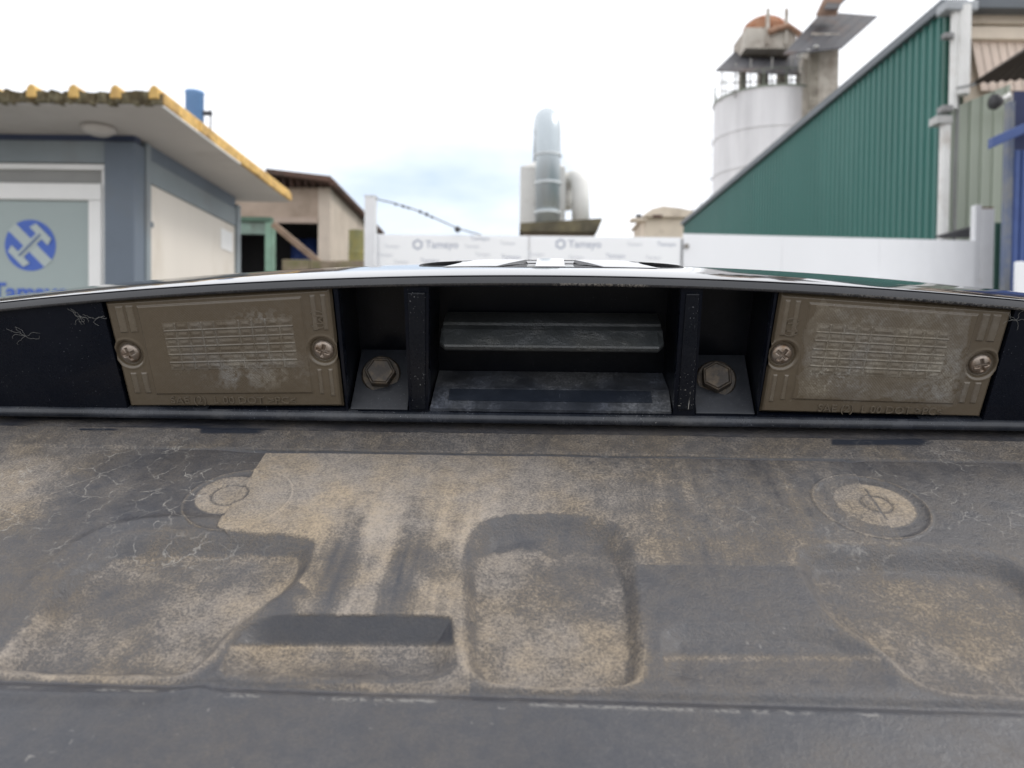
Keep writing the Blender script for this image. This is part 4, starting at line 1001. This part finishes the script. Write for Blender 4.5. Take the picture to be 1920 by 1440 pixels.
def serif_logo(cx_, cz, s, parent, y, m):
    mb = MB(); r1, r2 = 0.55 * s, 0.34 * s; n6 = 6
    pts = [(math.cos(math.pi / 6 + i * math.pi / 3), math.sin(math.pi / 6 + i * math.pi / 3)) for i in range(6)]
    lx = cx_ - 2.05 * s
    mb.add([(lx + px_ * r1, y, cz + pz * r1) for px_, pz in pts] + [(lx + px_ * r2, y, cz + pz * r2) for px_, pz in pts], [(i, (i + 1) % 6, 6 + (i + 1) % 6, 6 + i) for i in range(6)])
    mb.build('logo_hexagon', m, parent)
    text_mesh('Tamayo', 1.02 * s, 0.0004, lambda x, yy, z: (cx_ + 0.35 * s + x, y - z, cz + yy), 'lettering', m, parent, bold=0.012 * s)
ban = []
for bi, (xa, xb, lab) in enumerate(((fx0 + 0.03, fxm - 0.02, 'printed white banner on the fence next to the tall white post'), (fxm + 0.02, fx1 - 0.03, 'printed white banner on the fence below the large grey duct'))):
    bo = MB().box(xa, xb, YF - 0.012, YF - 0.006, 0.5, zf - 0.03).build('printed_banner', mat('banner_vinyl', (0.90, 0.91, 0.92), 0.4, var=0.02, scale=1), None, base=((xa + xb) / 2, YF - 0.01, 0))
    tag(bo, lab, 'banner', 'banners on the yard fence'); ban.append(bo)
yb3 = YF - 0.0132
pxm = lambda px, py: W(px, py, YF - 0.013)
for bi, (bx, by) in enumerate(((822, 459), (1090, 458))):
    c = pxm(bx, by); serif_logo(c.x, c.z, 0.118, ban[bi], yb3, M_print)
small = ((735, 462, 0), (722, 478, 0), (752, 491, 0), (806, 489, 1), (885, 462, 0), (905, 477, 0), (900, 447, 1), (952, 456, 0), (958, 482, 1), (870, 492, 0), (1006, 477, 0), (1190, 458, 0), (1250, 458, 1), (1080, 482, 0), (1154, 480, 1), (1225, 483, 0), (1040, 490, 0), (1195, 494, 0))
for k, (bx, by, d_) in enumerate(small):
    c = pxm(bx, by); pr_ = ban[0 if bx < 992 else 1]; m_ = M_print if d_ else M_printl
    text_mesh('Tamayo', 0.070 if d_ else 0.055, 0.0003, (lambda cc: lambda x, yy, z: (cc.x + x, yb3 - z, cc.z + yy))(c), 'lettering', m_, pr_, bold=0.0005)
# tall post at the left end, cable with insulators
Yq = 8.9
tp = thing('fence_post', 'tall white square post at the left end of the banners', 'post', (wx(694, 430, Yq), Yq, 0))
MB().box(wx(685, 430, Yq), wx(705, 430, Yq), Yq - 0.06, Yq + 0.06, 0, wz(695, 370, Yq)).build('shaft', M_post, tp, bevel=0.006)
MB().box(wx(684, 430, Yq), wx(706, 430, Yq), Yq - 0.066, Yq + 0.066, wz(695, 370, Yq) + 0.0005, wz(695, 370, Yq) + 0.012).build('cap', M_post, tp)
ca = thing('barbed_cable', 'thin dark cable with knots sloping down from the tall white post', 'cable', W(706, 373, Yq))
pa = [W(704, 373, Yq), W(735, 380, Yq + 0.02), W(780, 394, Yq + 0.04), W(820, 411, Yq + 0.08), W(860, 429, Yq + 0.1), W(903, 441, YF + 0.02)]
MB().tube(pa, 0.007, 6).build('strand', M_dark, ca)
for (px_, py_, r1) in ((742, 383, 0.018), (756, 387, 0.02), (766, 390, 0.018), (788, 397, 0.022), (800, 402, 0.024), (810, 407, 0.018), (858, 430, 0.04)):
    c = W(px_, py_, Yq + 0.05); MB().lathe([(0.004, -r1), (r1 * 0.8, -r1 * 0.5), (r1, 0), (r1 * 0.8, r1 * 0.5), (0.004, r1)], c, 10).build('knot', M_dark, ca, smooth=True)

# ---- right end post, and the little awning on it
Ye = 9.30
gp = thing('gate_post', 'white steel gate post with rusty top at the right end of the fence', 'post', (wx(1845, 460, Ye), Ye, 0))
MB().box(wx(1836, 460, Ye), wx(1859, 460, Ye), Ye - 0.05, Ye + 0.08, 0, wz(1848, 393, Ye)).build('shaft', M_post, gp, bevel=0.005)
MB().box(wx(1824, 460, Ye), wx(1836, 460, Ye) - 0.002, Ye - 0.04, Ye + 0.06, 0, wz(1830, 385, Ye)).build('flange', M_post, gp, bevel=0.005)
MB().box(wx(1838, 460, Ye), wx(1857, 460, Ye), Ye - 0.04, Ye + 0.07, wz(1848, 393, Ye) + 0.0005, wz(1848, 389, Ye)).build('cap', mat('rust_cap', (0.17, 0.10, 0.06), 0.9, scale=8), gp)
Yh = 9.75
aw = thing('metal_awning', 'small dark sheet awning over the fence beside the gate post', 'awning', (wx(1795, 440, Yh), Yh, 0))
a1, a2, a3, a4 = W(1752, 446, Yh), W(1826, 446, Yh), W(1826, 422, Yh), W(1800, 426, Yh)
MB().hexa([W(1752, 446, Yh), W(1826, 446, Yh), W(1826, 440, Yh + 0.5), W(1760, 442, Yh + 0.5)], [W(1754, 443, Yh), W(1826, 425, Yh), W(1826, 422, Yh + 0.5), W(1762, 440, Yh + 0.5)]).build('sheet', M_dark, aw)
MB().box(wx(1812, 440, Yh), wx(1822, 440, Yh), Yh + 0.1, Yh + 0.2, 0, wz(1815, 447, Yh)).build('leg', M_dark, aw)

# ---- green warehouse on the right
xg = wx(1770, 300, 10.5); y0_, y1_ = 10.5, 26.4
zg0 = wz(1770, 18, 10.5)
gw = thing('green_warehouse', 'long teal green corrugated warehouse with grey roof edge', 'warehouse', (xg + 3, 17, 0))
M_grn = mat('teal_sheet', (0.034, 0.155, 0.132), 0.42, var=0.06, scale=0.8, c2=(0.05, 0.18, 0.155), amount=0.2, stretch=(1, 1, 0.3))
pit = 0.20; nps = 5
def corr(yA, yB, z0, z1, xf, d, out=-1):
    mb = MB(); n_ = max(1, round((yB - yA) / pit)); p_ = (yB - yA) / n_; vs_ = []
    for i in range(n_):
        b0 = yA + i * p_
        for fr, dd in ((0.0, 0), (0.62, 0), (0.70, d), (0.92, d)): vs_.append((b0 + fr * p_, xf + out * dd))
    vs_.append((yB, xf))
    m_ = len(vs_); mb.add([(x, y, z0) for y, x in vs_] + [(x, y, z1) for y, x in vs_], [(i, i + 1, m_ + i + 1, m_ + i) for i in range(m_ - 1)]); return mb
nsheet = 14
for i in range(nsheet):
    ya = y0_ + (y1_ - y0_) * i / nsheet; yb_ = y0_ + (y1_ - y0_) * (i + 1) / nsheet
    corr(ya, yb_ - 0.003, 0, zg0, xg, 0.035).build('wall_sheet', M_grn, gw)
M_grey = mat('roof_edge_grey', (0.12, 0.135, 0.15), 0.5, var=0.1, scale=2)
MB().box(xg - 0.10, xg + 0.25, y0_ - 0.02, y1_ + 0.1, zg0 + 0.001, zg0 + 0.13).build('roof_edge', M_grey, gw)
MB().box(xg + 0.03, xg + 6, y1_ - 0.2, y1_ - 0.002, 0, zg0).build('end_wall', M_grn, gw)
MB().hexa([(xg + 0.26, y0_, zg0 + 0.05), (xg + 9, y0_, zg0 + 0.05), (xg + 9, y1_, zg0 + 0.05), (xg + 0.26, y1_, zg0 + 0.05)], [(xg + 0.26, y0_, zg0 + 0.12), (xg + 9, y0_, zg0 + 0.3), (xg + 9, y1_, zg0 + 0.3), (xg + 0.26, y1_, zg0 + 0.12)]).build('roof', M_grey, gw)
MB().box(xg - 0.06, xg + 0.04, y0_ - 0.06, y0_ - 0.002, 0, zg0 + 0.0).build('corner_trim', mat('corner_green', (0.03, 0.11, 0.085), 0.5), gw)
# front of the same block: pipes, beige boards, sage sheet
Yx = 10.44
M_beige = mat('beige_board', (0.74, 0.64, 0.52), 0.7, var=0.08, scale=2, c2=(0.36, 0.28, 0.20), amount=0.15)
M_pink = mat('pinkish_sheet', (0.80, 0.66, 0.56), 0.6, var=0.06, scale=2)
M_sage = mat('sage_sheet', (0.37, 0.41, 0.34), 0.5, var=0.08, scale=1, c2=(0.42, 0.45, 0.38), amount=0.2, stretch=(1, 1, 0.2))
M_pipe = mat('white_pipe', (0.74, 0.74, 0.72), 0.4, var=0.06, scale=3, c2=(0.55, 0.52, 0.48), amount=0.15)
fb = thing('warehouse_front', 'beige and sage green gable front with white downpipes beside the teal wall', 'building front', (wx(1850, 300, Yx), Yx, 0))
def fbx(px0, px1, py0, py1, y, d, name, m, bev=0.0):
    return MB().box(wx(px0, (py0 + py1) / 2, y), wx(px1, (py0 + py1) / 2, y), y, y + d, wz((px0 + px1) / 2, py1, y), wz((px0 + px1) / 2, py0, y)).build(name, m, fb, bevel=bev)
fbx(1800, 2100, 10, 900, Yx + 0.25, 0.1, 'backing_wall', M_beige)
zbot = 0
def vsheet(px0, px1, ztop_px, y, pitch, m, name, zb0=0.0, ang=0.0):
    xa, xb = wx(px0, 300, y), wx(px1, 300, y); zt_ = wz((px0 + px1) / 2, ztop_px, y); n_ = max(1, round((xb - xa) / pitch)); p_ = (xb - xa) / n_
    prf = []
    for i in range(n_):
        for fr, dd in ((0, 0), (0.55, 0), (0.66, 0.035), (0.90, 0.035)): prf.append((xa + (i + fr) * p_, y - dd))
    prf.append((xb, y)); m_ = len(prf)
    mb = MB(); mb.add([(x, yy, zb0) for x, yy in prf] + [(x, yy, zt_ + (x - xa) * ang) for x, yy in prf], [(i, i + 1, m_ + i + 1, m_ + i) for i in range(m_ - 1)])
    return mb.build(name, m, fb)
vsheet(1779, 1890, 205, Yx + 0.10, 0.155, M_sage, 'sage_sheet', ang=0.42)
fbx(1820, 2100, 24, 46, Yx + 0.06, 0.1, 'beige_board', M_beige, 0.01); fbx(1820, 2100, 50, 74, Yx + 0.02, 0.1, 'beige_board', M_beige, 0.01)
# slanting pink sheet below the boards
pk = MB()
for i in range(9):
    a0, a1 = 1822 + i * 16, 1822 + i * 16 + 14.5
    pk = MB(); pk.add([W(a0, 77, Yx + 0.1), W(a1, 77, Yx + 0.1), W(a1 + 18, 170, Yx + 0.16), W(a0 + 18, 170, Yx + 0.16), W(a0, 77, Yx + 0.13), W(a1, 77, Yx + 0.13), W(a1 + 18, 170, Yx + 0.19), W(a0 + 18, 170, Yx + 0.19)],
                      [(0, 1, 2, 3), (7, 6, 5, 4), (0, 4, 5, 1), (1, 5, 6, 2), (2, 6, 7, 3), (3, 7, 4, 0)]); pk.build('pink_slat', M_pink, fb)
fbx(1774, 1836, 0, 18, Yx - 0.20, 0.25, 'gutter_box', mat('gutter_grey', (0.36, 0.38, 0.40), 0.5, scale=3), 0.02)
fbx(1836, 2100, -8, 16, Yx - 0.18, 0.2, 'fascia', M_grey, 0.01)
def vpipe(pxc, py0, py1, wpx, y, name='downpipe'):
    r1 = wpx / 2 / FPX * y; c = W(pxc, (py0 + py1) / 2, y)
    return MB().lathe([(r1, wz(pxc, py1, y)), (r1, wz(pxc, py0, y))], (c.x, y, 0), 20).build(name, M_pipe, fb, smooth=False)
vpipe(1789, 18, 205, 15, Yx - 0.10); vpipe(1807, 12, 178, 23, Yx - 0.14); vpipe(1769, 228, 520, 19, Yx - 0.12)
M_clamp = mat('clamp_grey', (0.26, 0.26, 0.26), 0.6)
fbx(1757, 1786, 216, 230, Yx - 0.22, 0.2, 'pipe_head', mat('head_grey', (0.45, 0.45, 0.44), 0.5)); fbx(1768, 1788, 196, 208, Yx - 0.2, 0.16, 'clamp', M_clamp, 0.01); fbx(1772, 1790, 60, 70, Yx - 0.2, 0.1, 'clamp', M_clamp, 0.01)
MB().tube([W(1796, 20, Yx - 0.05), W(1796, 200, Yx - 0.05), W(1790, 330, Yx - 0.05), W(1790, 520, Yx - 0.05)], 0.02, 8).build('conduit', M_clamp, fb)
for k in range(6): fbx(1772 + 0 * k, 1782, 0, 1, Yx + 0.05, 0.02, 'fixing', M_clamp) if False else None
# dark ribbed canopy sheet and flood lamp
cn = thing('corrugated_canopy', 'dark brown ribbed sheet canopy above the blue gate', 'canopy', (wx(1880, 140, 9.6), 9.9, 0))
n_ = 14
A_, B_, C_, D_ = W(1818, 160, 9.75), W(2060, 140, 9.75), W(2080, -10, 9.0), W(1935, 88, 9.0)
vs_ = []
for i in range(n_ * 2 + 1):
    t = i / (n_ * 2); up_ = Vector((0, 0, 0.03 if i % 2 else 0)); vs_ += [A_.lerp(B_, t) + up_, D_.lerp(C_, t) + up_]
cv = MB(); cv.add(vs_, [(2 * i, 2 * i + 2, 2 * i + 3, 2 * i + 1) for i in range(n_ * 2)])
cvo = cv.build('sheet', mat('canopy_brown', (0.085, 0.07, 0.06), 0.7, var=0.2, scale=3), cn); smd = cvo.modifiers.new('thick', 'SOLIDIFY'); smd.thickness = 0.012
MB().box(wx(1960, 200, 9.4), wx(1975, 200, 9.4), 9.4, 9.5, 0, wz(1965, 110, 9.4)).build('post', M_dark, cn)
MB().tube([W(1795, 165, 10.2), W(1830, 158, 9.75)], 0.018, 8).build('tie_rod', M_clamp, cn)
fl_ = thing('flood_lamp', 'small dark flood lamp on a white arm under the canopy', 'lamp', W(1880, 190, 9.95))
c = W(1868, 191, 9.9); MB().lathe([(0.02, -0.08), (0.09, -0.06), (0.10, 0.0), (0.05, 0.07), (0.02, 0.08)], c, 20, (Vector((0, 1, 0)), Vector((0, 0, 1)), Vector((1, 0, 0)))).build('head', M_dark, fl_, smooth=True)
MB().tube([W(1874, 190, 9.9), W(1892, 178, 9.95), W(1896, 196, 10.0), W(1896, 205, 10.50)], 0.035, 8).build('arm', M_pipe, fl_)
# blue gate at the right edge
Yz = 8.6
bgt = thing('blue_gate', 'royal blue ribbed steel gate with overhead beam at the right edge', 'gate', (wx(1910, 400, Yz), Yz, 0))
M_bl = mat('royal_blue', (0.045, 0.085, 0.25), 0.5, var=0.1, scale=2, c2=(0.02, 0.04, 0.16), amount=0.15); M_bld = mat('deep_blue', (0.012, 0.02, 0.075), 0.6)
for i in range(12):
    xa = wx(1898, 400, Yz) + i * 0.075
    MB().prism([(xa, Yz, 0.1), (xa + 0.07, Yz, 0.1), (xa + 0.058, Yz - 0.025, 0.1), (xa + 0.012, Yz - 0.025, 0.1)], (0, 0, wz(1900, 282, Yz) - 0.1)).build('slat', M_bl, bgt)
MB().box(wx(1899, 400, Yz), wx(2060, 400, Yz), Yz + 0.01, Yz + 0.05, 0, wz(1900, 170, Yz)).build('backing', M_bld, bgt)
MB().box(wx(1886, 400, Yz), wx(1897, 400, Yz), Yz - 0.01, Yz + 0.08, 0, wz(1890, 190, Yz)).build('post', mat('post_blue', (0.09, 0.12, 0.20), 0.5, c2=(0.2, 0.2, 0.18)), bgt)
bA, bB = W(1857, 268, Yz - 0.25), W(2000, 205, Yz - 0.25)
MB().hexa([bA + Vector((0, -0.05, -0.06)), bB + Vector((0, -0.05, -0.06)), bB + Vector((0, 0.05, -0.06)), bA + Vector((0, 0.05, -0.06))],
          [bA + Vector((0, -0.05, 0.05)), bB + Vector((0, -0.05, 0.05)), bB + Vector((0, 0.05, 0.05)), bA + Vector((0, 0.05, 0.05))]).build('beam', M_bl, bgt, bevel=0.008)
MB().box(wx(1940, 240, Yz), wx(1955, 240, Yz), Yz - 0.25, Yz, wz(1945, 232, Yz - 0.2), wz(1945, 224, Yz - 0.2)).build('bracket', M_bl, bgt)
Yk = 8.9
gs = thing('ribbed_hoarding', 'narrow dark green ribbed hoarding between the gate post and blue gate', 'hoarding', (wx(1872, 470, Yk + 0.6), Yk + 0.6, 0))
for i in range(4):
    xa = wx(1860, 470, Yk + 0.6) + i * 0.062
    MB().prism([(xa, Yk + 0.6, 0), (xa + 0.06, Yk + 0.6, 0), (xa + 0.05, Yk + 0.575, 0), (xa + 0.012, Yk + 0.575, 0)], (0, 0, wz(1870, 418, Yk + 0.6))).build('slat', mat('dark_teal', (0.025, 0.10, 0.075), 0.5), gs)
wk = MB().box(wx(1906, 510, 8.2), wx(2010, 510, 8.2), 8.2, 8.25, 0, wz(1910, 490, 8.2)).build('white_board', M_wht, None, bevel=0.01, base=(wx(1930, 500, 8.2), 8.2, 0))
tag(wk, 'white board standing in front of the blue gate', 'board')

# ---- dust extraction plant beyond the fence
Yd = 25.0
dx0, dx1 = wx(975, 400, Yd), wx(1062, 400, Yd)
ds = thing('plant_shed', 'low shed with dark mossy roof carrying the extraction ducts', 'shed', (wx(1045, 430, Yd), Yd, 0))
zs = wz(1045, 447, Yd)
MB().box(dx0 + 0.1, wx(1108, 430, Yd), Yd - 0.9, Yd + 2.2, 0, zs).build('wall', M_tan, ds)
MB().hexa([(dx0 - 0.02, Yd - 1.2, zs + 0.004), (wx(1112, 430, Yd), Yd - 1.2, zs + 0.004), (wx(1112, 430, Yd), Yd + 2.4, zs + 0.004), (dx0 - 0.02, Yd + 2.4, zs + 0.004)],
          [(dx0, Yd - 1.2, zs + 0.26), (wx(1122, 430, Yd), Yd - 1.2, zs + 0.44), (wx(1122, 430, Yd), Yd + 2.4, zs + 0.48), (dx0, Yd + 2.4, zs + 0.30)]).build('roof', mat('mossy_roof', (0.11, 0.095, 0.065), 0.95, var=0.4, scale=3, c2=(0.20, 0.17, 0.10), bump=0.5), ds)
dc_ = thing('dust_collector', 'pale upright collector box with tall grey ribbed duct and curved white pipe', 'dust collector', (wx(1010, 430, Yd), Yd, 0))
M_gal = mat('galvanised_duct', (0.50, 0.55, 0.58), 0.35, 0.55, var=0.1, scale=1.5, stretch=(1, 1, 0.3)); M_galb = mat('duct_band', (0.62, 0.65, 0.66), 0.4, 0.3)
M_offw = mat('off_white_steel', (0.74, 0.73, 0.70), 0.5, var=0.06, scale=1, c2=(0.48, 0.45, 0.41), amount=0.2)
MB().box(dx0, dx1, Yd + 0.6, Yd + 1.9, zs + 0.2, wz(1010, 303, Yd)).build('collector_box', M_offw, dc_, bevel=0.03)
MB().hexa([(dx0, Yd + 0.6, wz(975, 303, Yd)), (dx1, Yd + 0.6, wz(975, 303, Yd)), (dx1, Yd + 1.9, wz(975, 303, Yd)), (dx0, Yd + 1.9, wz(975, 303, Yd))],
          [(dx0 + 0.6, Yd + 1.0, wz(975, 285, Yd)), (dx1 - 0.3, Yd + 1.0, wz(975, 285, Yd)), (dx1 - 0.3, Yd + 1.6, wz(975, 285, Yd)), (dx0 + 0.6, Yd + 1.6, wz(975, 285, Yd))]).build('hopper_top', M_offw, dc_)
rd = 23 / FPX * Yd; xd = wx(1027, 350, Yd)
ztop = wz(1025, 250, Yd)
path = [(xd, Yd, zs + 0.15), (xd, Yd, ztop)]
for k in range(1, 9):
    th = math.pi / 2 * k / 8; path.append((xd - 0.05 * k / 8, Yd + 0.75 * (1 - math.cos(th)), ztop + 0.62 * math.sin(th)))
path += [(xd - 0.05, Yd + 1.3, ztop + 0.62), (xd - 0.05, Yd + 1.6, ztop + 0.35), (xd - 0.05, Yd + 1.65, wz(1000, 300, Yd))]
MB().tube(path, rd, 28).build('tall_duct', M_gal, dc_, smooth=True)
for py_ in (292, 345, 400):
    z_ = wz(1027, py_, Yd); MB().lathe([(rd + 0.005, z_ - 0.035), (rd + 0.05, z_ - 0.03), (rd + 0.05, z_ + 0.03), (rd + 0.005, z_ + 0.035)], (xd, Yd, 0), 28).build('band', M_galb, dc_)
r2 = 17 / FPX * Yd; zc = wz(1080, 335, Yd)
xm, xrr = wx(1062, 350, Yd), wx(1090, 350, Yd)
path = [(xm, Yd + 1.2, zc - 0.75), (xm, Yd + 1.2, zc - 0.2)]
for k in range(0, 11):
    th = math.pi * (1 - k / 10); path.append(((xm + xrr) / 2 + (xrr - xm) / 2 * math.cos(th), Yd + 1.2 - 0.6 * k / 10, zc + 0.22 * math.sin(th)))
path += [(xrr + 0.02, Yd + 0.55, zc - 0.5), (xrr + 0.05, Yd + 0.55, zs + 0.25)]
MB().tube(path, [r2 * 0.9] * 8 + [r2] * (len(path) - 8), 20).build('curved_pipe', M_offw, dc_, smooth=True)

# ---- small pale house behind the fence
Ys = 31.0
hs_ = thing('small_house', 'small cream house with rounded roof peeping over the fence', 'house', (wx(1250, 430, Ys), Ys, 0))
M_crm = mat('cream_render', (0.72, 0.62, 0.50), 0.85, var=0.08, scale=1, c2=(0.44, 0.36, 0.28), amount=0.2)
hz0 = wz(1250, 408, Ys)
MB().box(wx(1210, 430, Ys), wx(1330, 430, Ys), Ys, Ys + 3, 0, hz0).build('wall', M_crm, hs_)
xs0, xs1 = wx(1205, 400, Ys), wx(1335, 400, Ys)
prf = [(xs0, hz0 + 0.002), (xs1, hz0 + 0.002), (xs1, hz0 + 0.1), (xs0 + (xs1 - xs0) * 0.50, hz0 + 0.36), (xs0 + (xs1 - xs0) * 0.28, hz0 + 0.42), (xs0 + (xs1 - xs0) * 0.12, hz0 + 0.30), (xs0, hz0 + 0.06)]
MB().prism([(x, Ys - 0.2, z) for x, z in prf], (0, 3.4, 0)).build('roof', M_crm, hs_)
MB().box(wx(1183, 410, Ys), wx(1212, 410, Ys), Ys - 0.1, Ys + 0.5, hz0 - 0.14, hz0 - 0.04).build('ledge', M_beige, hs_)
MB().box(wx(1193, 400, Ys), wx(1203, 400, Ys), Ys, Ys + 0.15, hz0 - 0.038, hz0 + 0.13).build('vent', M_dark, hs_)
MB().box(wx(1222, 404, Ys), wx(1240, 404, Ys), Ys - 0.24, Ys - 0.21, hz0 - 0.06, hz0 + 0.06).build('vent', M_rust, hs_)

# ---- silo with rooftop gear
Yi = 42.0
xi0, xi1 = wx(1340, 280, Yi), wx(1536, 280, Yi); xi = (xi0 + xi1) / 2; ri = (xi1 - xi0) / 2
zi = wz(1436, 196, Yi)
si = thing('storage_silo', 'pale cylindrical silo with columns and sheet roof on top', 'silo', (xi, Yi, 0))
M_silo = mat('silo_pale', (0.76, 0.75, 0.76), 0.6, var=0.06, scale=0.7, c2=(0.60, 0.59, 0.60), amount=0.3, stretch=(1, 1, 0.12))
M_mossy = mat('silo_rim', (0.22, 0.25, 0.20), 0.9, var=0.3, scale=2)
for k in range(8):
    za, zb_ = zi * k / 8, zi * (k + 1) / 8
    MB().lathe([(ri, za), (ri, zb_ - 0.06), (ri + 0.05, zb_ - 0.05), (ri + 0.05, zb_ - 0.002)], (xi, Yi, 0), 48).build('shell_ring', M_silo, si)
MB().lathe([(ri + 0.08, zi), (ri + 0.08, zi + 0.08), (ri * 0.5, zi + 0.55), (0.3, zi + 0.65)], (xi, Yi, 0), 48).build('cone_roof', M_mossy, si)
for k in range(16):
    th = 2 * math.pi * k / 16; MB().tube([(xi + ri * math.cos(th), Yi + ri * math.sin(th), zi + 0.05), (xi + ri * math.cos(th), Yi + ri * math.sin(th), zi + 0.9)], 0.025, 5).build('rail_post', M_mossy, si)
ring_ = [(xi + ri * math.cos(2 * math.pi * k / 40), Yi + ri * math.sin(2 * math.pi * k / 40), zi + 0.9) for k in range(41)]
MB().tube(ring_, 0.02, 5).build('hand_rail', M_mossy, si)
zp_ = wz(1430, 125, Yi)
M_conc = mat('stained_concrete', (0.56, 0.52, 0.46), 0.85, var=0.15, scale=1, c2=(0.25, 0.20, 0.16), amount=0.3)
for px_, wd_ in ((1392, 12), (1430, 17), (1467, 17), (1500, 12)):
    h_ = wd_ / 2 / FPX * Yi; c = wx(px_, 150, Yi)
    MB().box(c - h_, c + h_, Yi - h_, Yi + h_, zi + 0.2, zp_ + 0.1).build('column', M_conc, si)
    MB().box(c - h_ * 1.25, c + h_ * 1.25, Yi - h_ * 1.25, Yi + h_ * 1.25, zi + 0.55, zi + 0.75).build('collar', M_conc, si)
def sheet_roof(corn, name, m, parent, n_=6):
    """sloping roof of separate ribbed sheets: near-left, near-right, far-right, far-left"""
    a, b, c, d = corn
    for i in range(n_):
        t0, t1 = i / n_ + 0.004, (i + 1) / n_ - 0.004
        q = [a.lerp(b, t0), a.lerp(b, t1), d.lerp(c, t1), d.lerp(c, t0)]; up_ = Vector((0, 0, 0.07))
        MB().hexa(q, [p + up_ for p in q]).build(name, m, parent)
M_slate = mat('dark_roof_sheet', (0.055, 0.055, 0.062), 0.6, var=0.15, scale=1, c2=(0.10, 0.065, 0.05), amount=0.2)
sheet_roof((W(1341, 134, Yi - 2.6), W(1500, 142, Yi - 2.6), W(1528, 92, Yi + 2.2), W(1390, 86, Yi + 2.2)), 'roof_sheet', M_slate, si)
MB().box(wx(1388, 80, Yi), wx(1480, 80, Yi), Yi - 1, Yi + 1.3, wz(1430, 105, Yi), wz(1430, 67, Yi)).build('head_box', M_conc, si)
hr = 41 / FPX * Yi
MB().lathe([(hr, 0), (hr, 0.30), (hr * 0.86, 0.62), (hr * 0.55, 0.86), (0.1, 0.94)], (wx(1435, 60, Yi), Yi + 0.1, wz(1435, 66, Yi)), 12).build('rust_hood', mat('rust_hood', (0.30, 0.12, 0.06), 0.9, var=0.4, scale=2, c2=(0.45, 0.28, 0.18), amount=0.4), si)
for px_ in (1424, 1458): MB().box(wx(px_, 50, Yi), wx(px_ + 6, 50, Yi), Yi - 1.15, Yi - 1.05, wz(px_, 100, Yi), wz(px_, 34, Yi)).build('strut', M_conc, si)
ye = 39.0
el = thing('elevator_tower', 'concrete elevator tower with dark sheet roof beside the silo', 'tower', (wx(1545, 150, ye), ye, 0))
for (pa_, pb_, dy) in ((1520, 1572, 0.0),):
    MB().box(wx(pa_, 150, ye), wx(pb_, 150, ye), ye, ye + 1.4, 0, wz(1545, 62, ye)).build('shaft', M_conc, el)
MB().box(wx(1514, 150, ye), wx(1530, 150, ye), ye - 0.35, ye - 0.002, 0, wz(1522, 78, ye)).build('side_duct', mat('duct_stained', (0.33, 0.30, 0.25), 0.8, c2=(0.12, 0.10, 0.08)), el)
MB().box(wx(1508, 150, ye), wx(1519, 150, ye), ye + 0.3, ye + 0.8, 0, wz(1512, 105, ye)).build('pipe_casing', M_conc, el)
sheet_roof((W(1468, 104, ye - 1.6), W(1578, 92, ye - 1.6), W(1646, 32, ye + 2.2), W(1540, 24, ye + 2.2)), 'roof_sheet', M_slate, el, 5)
MB().hexa([W(1528, 30, ye), W(1568, 30, ye), W(1568, 30, ye + 1), W(1528, 30, ye + 1)], [W(1548, -12, ye), W(1585, -12, ye), W(1585, -12, ye + 1), W(1548, -12, ye + 1)]).build('head_chute', mat('chute_rust', (0.30, 0.20, 0.15), 0.85, var=0.3, scale=2), el)
sheet_roof((W(1545, 18, ye - 0.6), W(1568, 18, ye - 0.6), W(1590, -4, ye + 0.8), W(1560, -8, ye + 0.8)), 'upper_sheet', M_slate, el, 2)
for px_ in (1500, 1515, 1530): MB().lathe([(0.10, -0.06), (0.14, 0.02), (0.05, 0.07)], W(px_, 104 - (px_ - 1500) * 0.55, ye - 1.4), 10).build('insulator', M_pipe, el)
M_thin = mat('grey_pipework', (0.34, 0.33, 0.31), 0.7)
for px_, py0_, py1_ in ((1352, 190, 132), (1378, 183, 118), (1406, 180, 110), (1446, 180, 108), (1483, 180, 104), (1496, 178, 70)):
    MB().tube([W(px_, py0_, Yi - 1.8), W(px_ + 2, py1_, Yi - 1.8)], 0.035, 6).build('strut', M_thin, si)
for py_ in (150, 165):
    MB().tube([W(1352, py_ + 6, Yi - 1.85), W(1500, py_, Yi - 1.85)], 0.03, 6).build('strut', M_thin, si)
MB().tube([W(1440, 60, Yi - 1.2), W(1478, 48, Yi - 1.2), W(1498, 62, Yi - 1.2), W(1506, 100, Yi - 1.2)], 0.16, 10).build('spout', mat('spout_rust', (0.36, 0.22, 0.15), 0.85, var=0.3, scale=3), si)
# ---- thin lattice mast
Ym = 40.0
ms = thing('lattice_mast', 'very thin pale lattice mast left of the silo', 'mast', (wx(1315, 300, Ym), Ym, 0))
M_mast = mat('mast_pale', (0.62, 0.63, 0.66), 0.5)
for px_, py_ in ((1300, 310), (1317, 185), (1334, 230)):
    c = W(px_, py_, Ym); MB().tube([(c.x, Ym, 0), (c.x, Ym, c.z)], 0.03, 6).build('upright', M_mast, ms)
for py_ in (235, 262, 290, 335):
    a_, b_ = W(1300 if py_ > 305 else 1316, py_, Ym), W(1336, py_, Ym); MB().tube([a_, b_], 0.02, 5).build('rung', M_mast, ms)
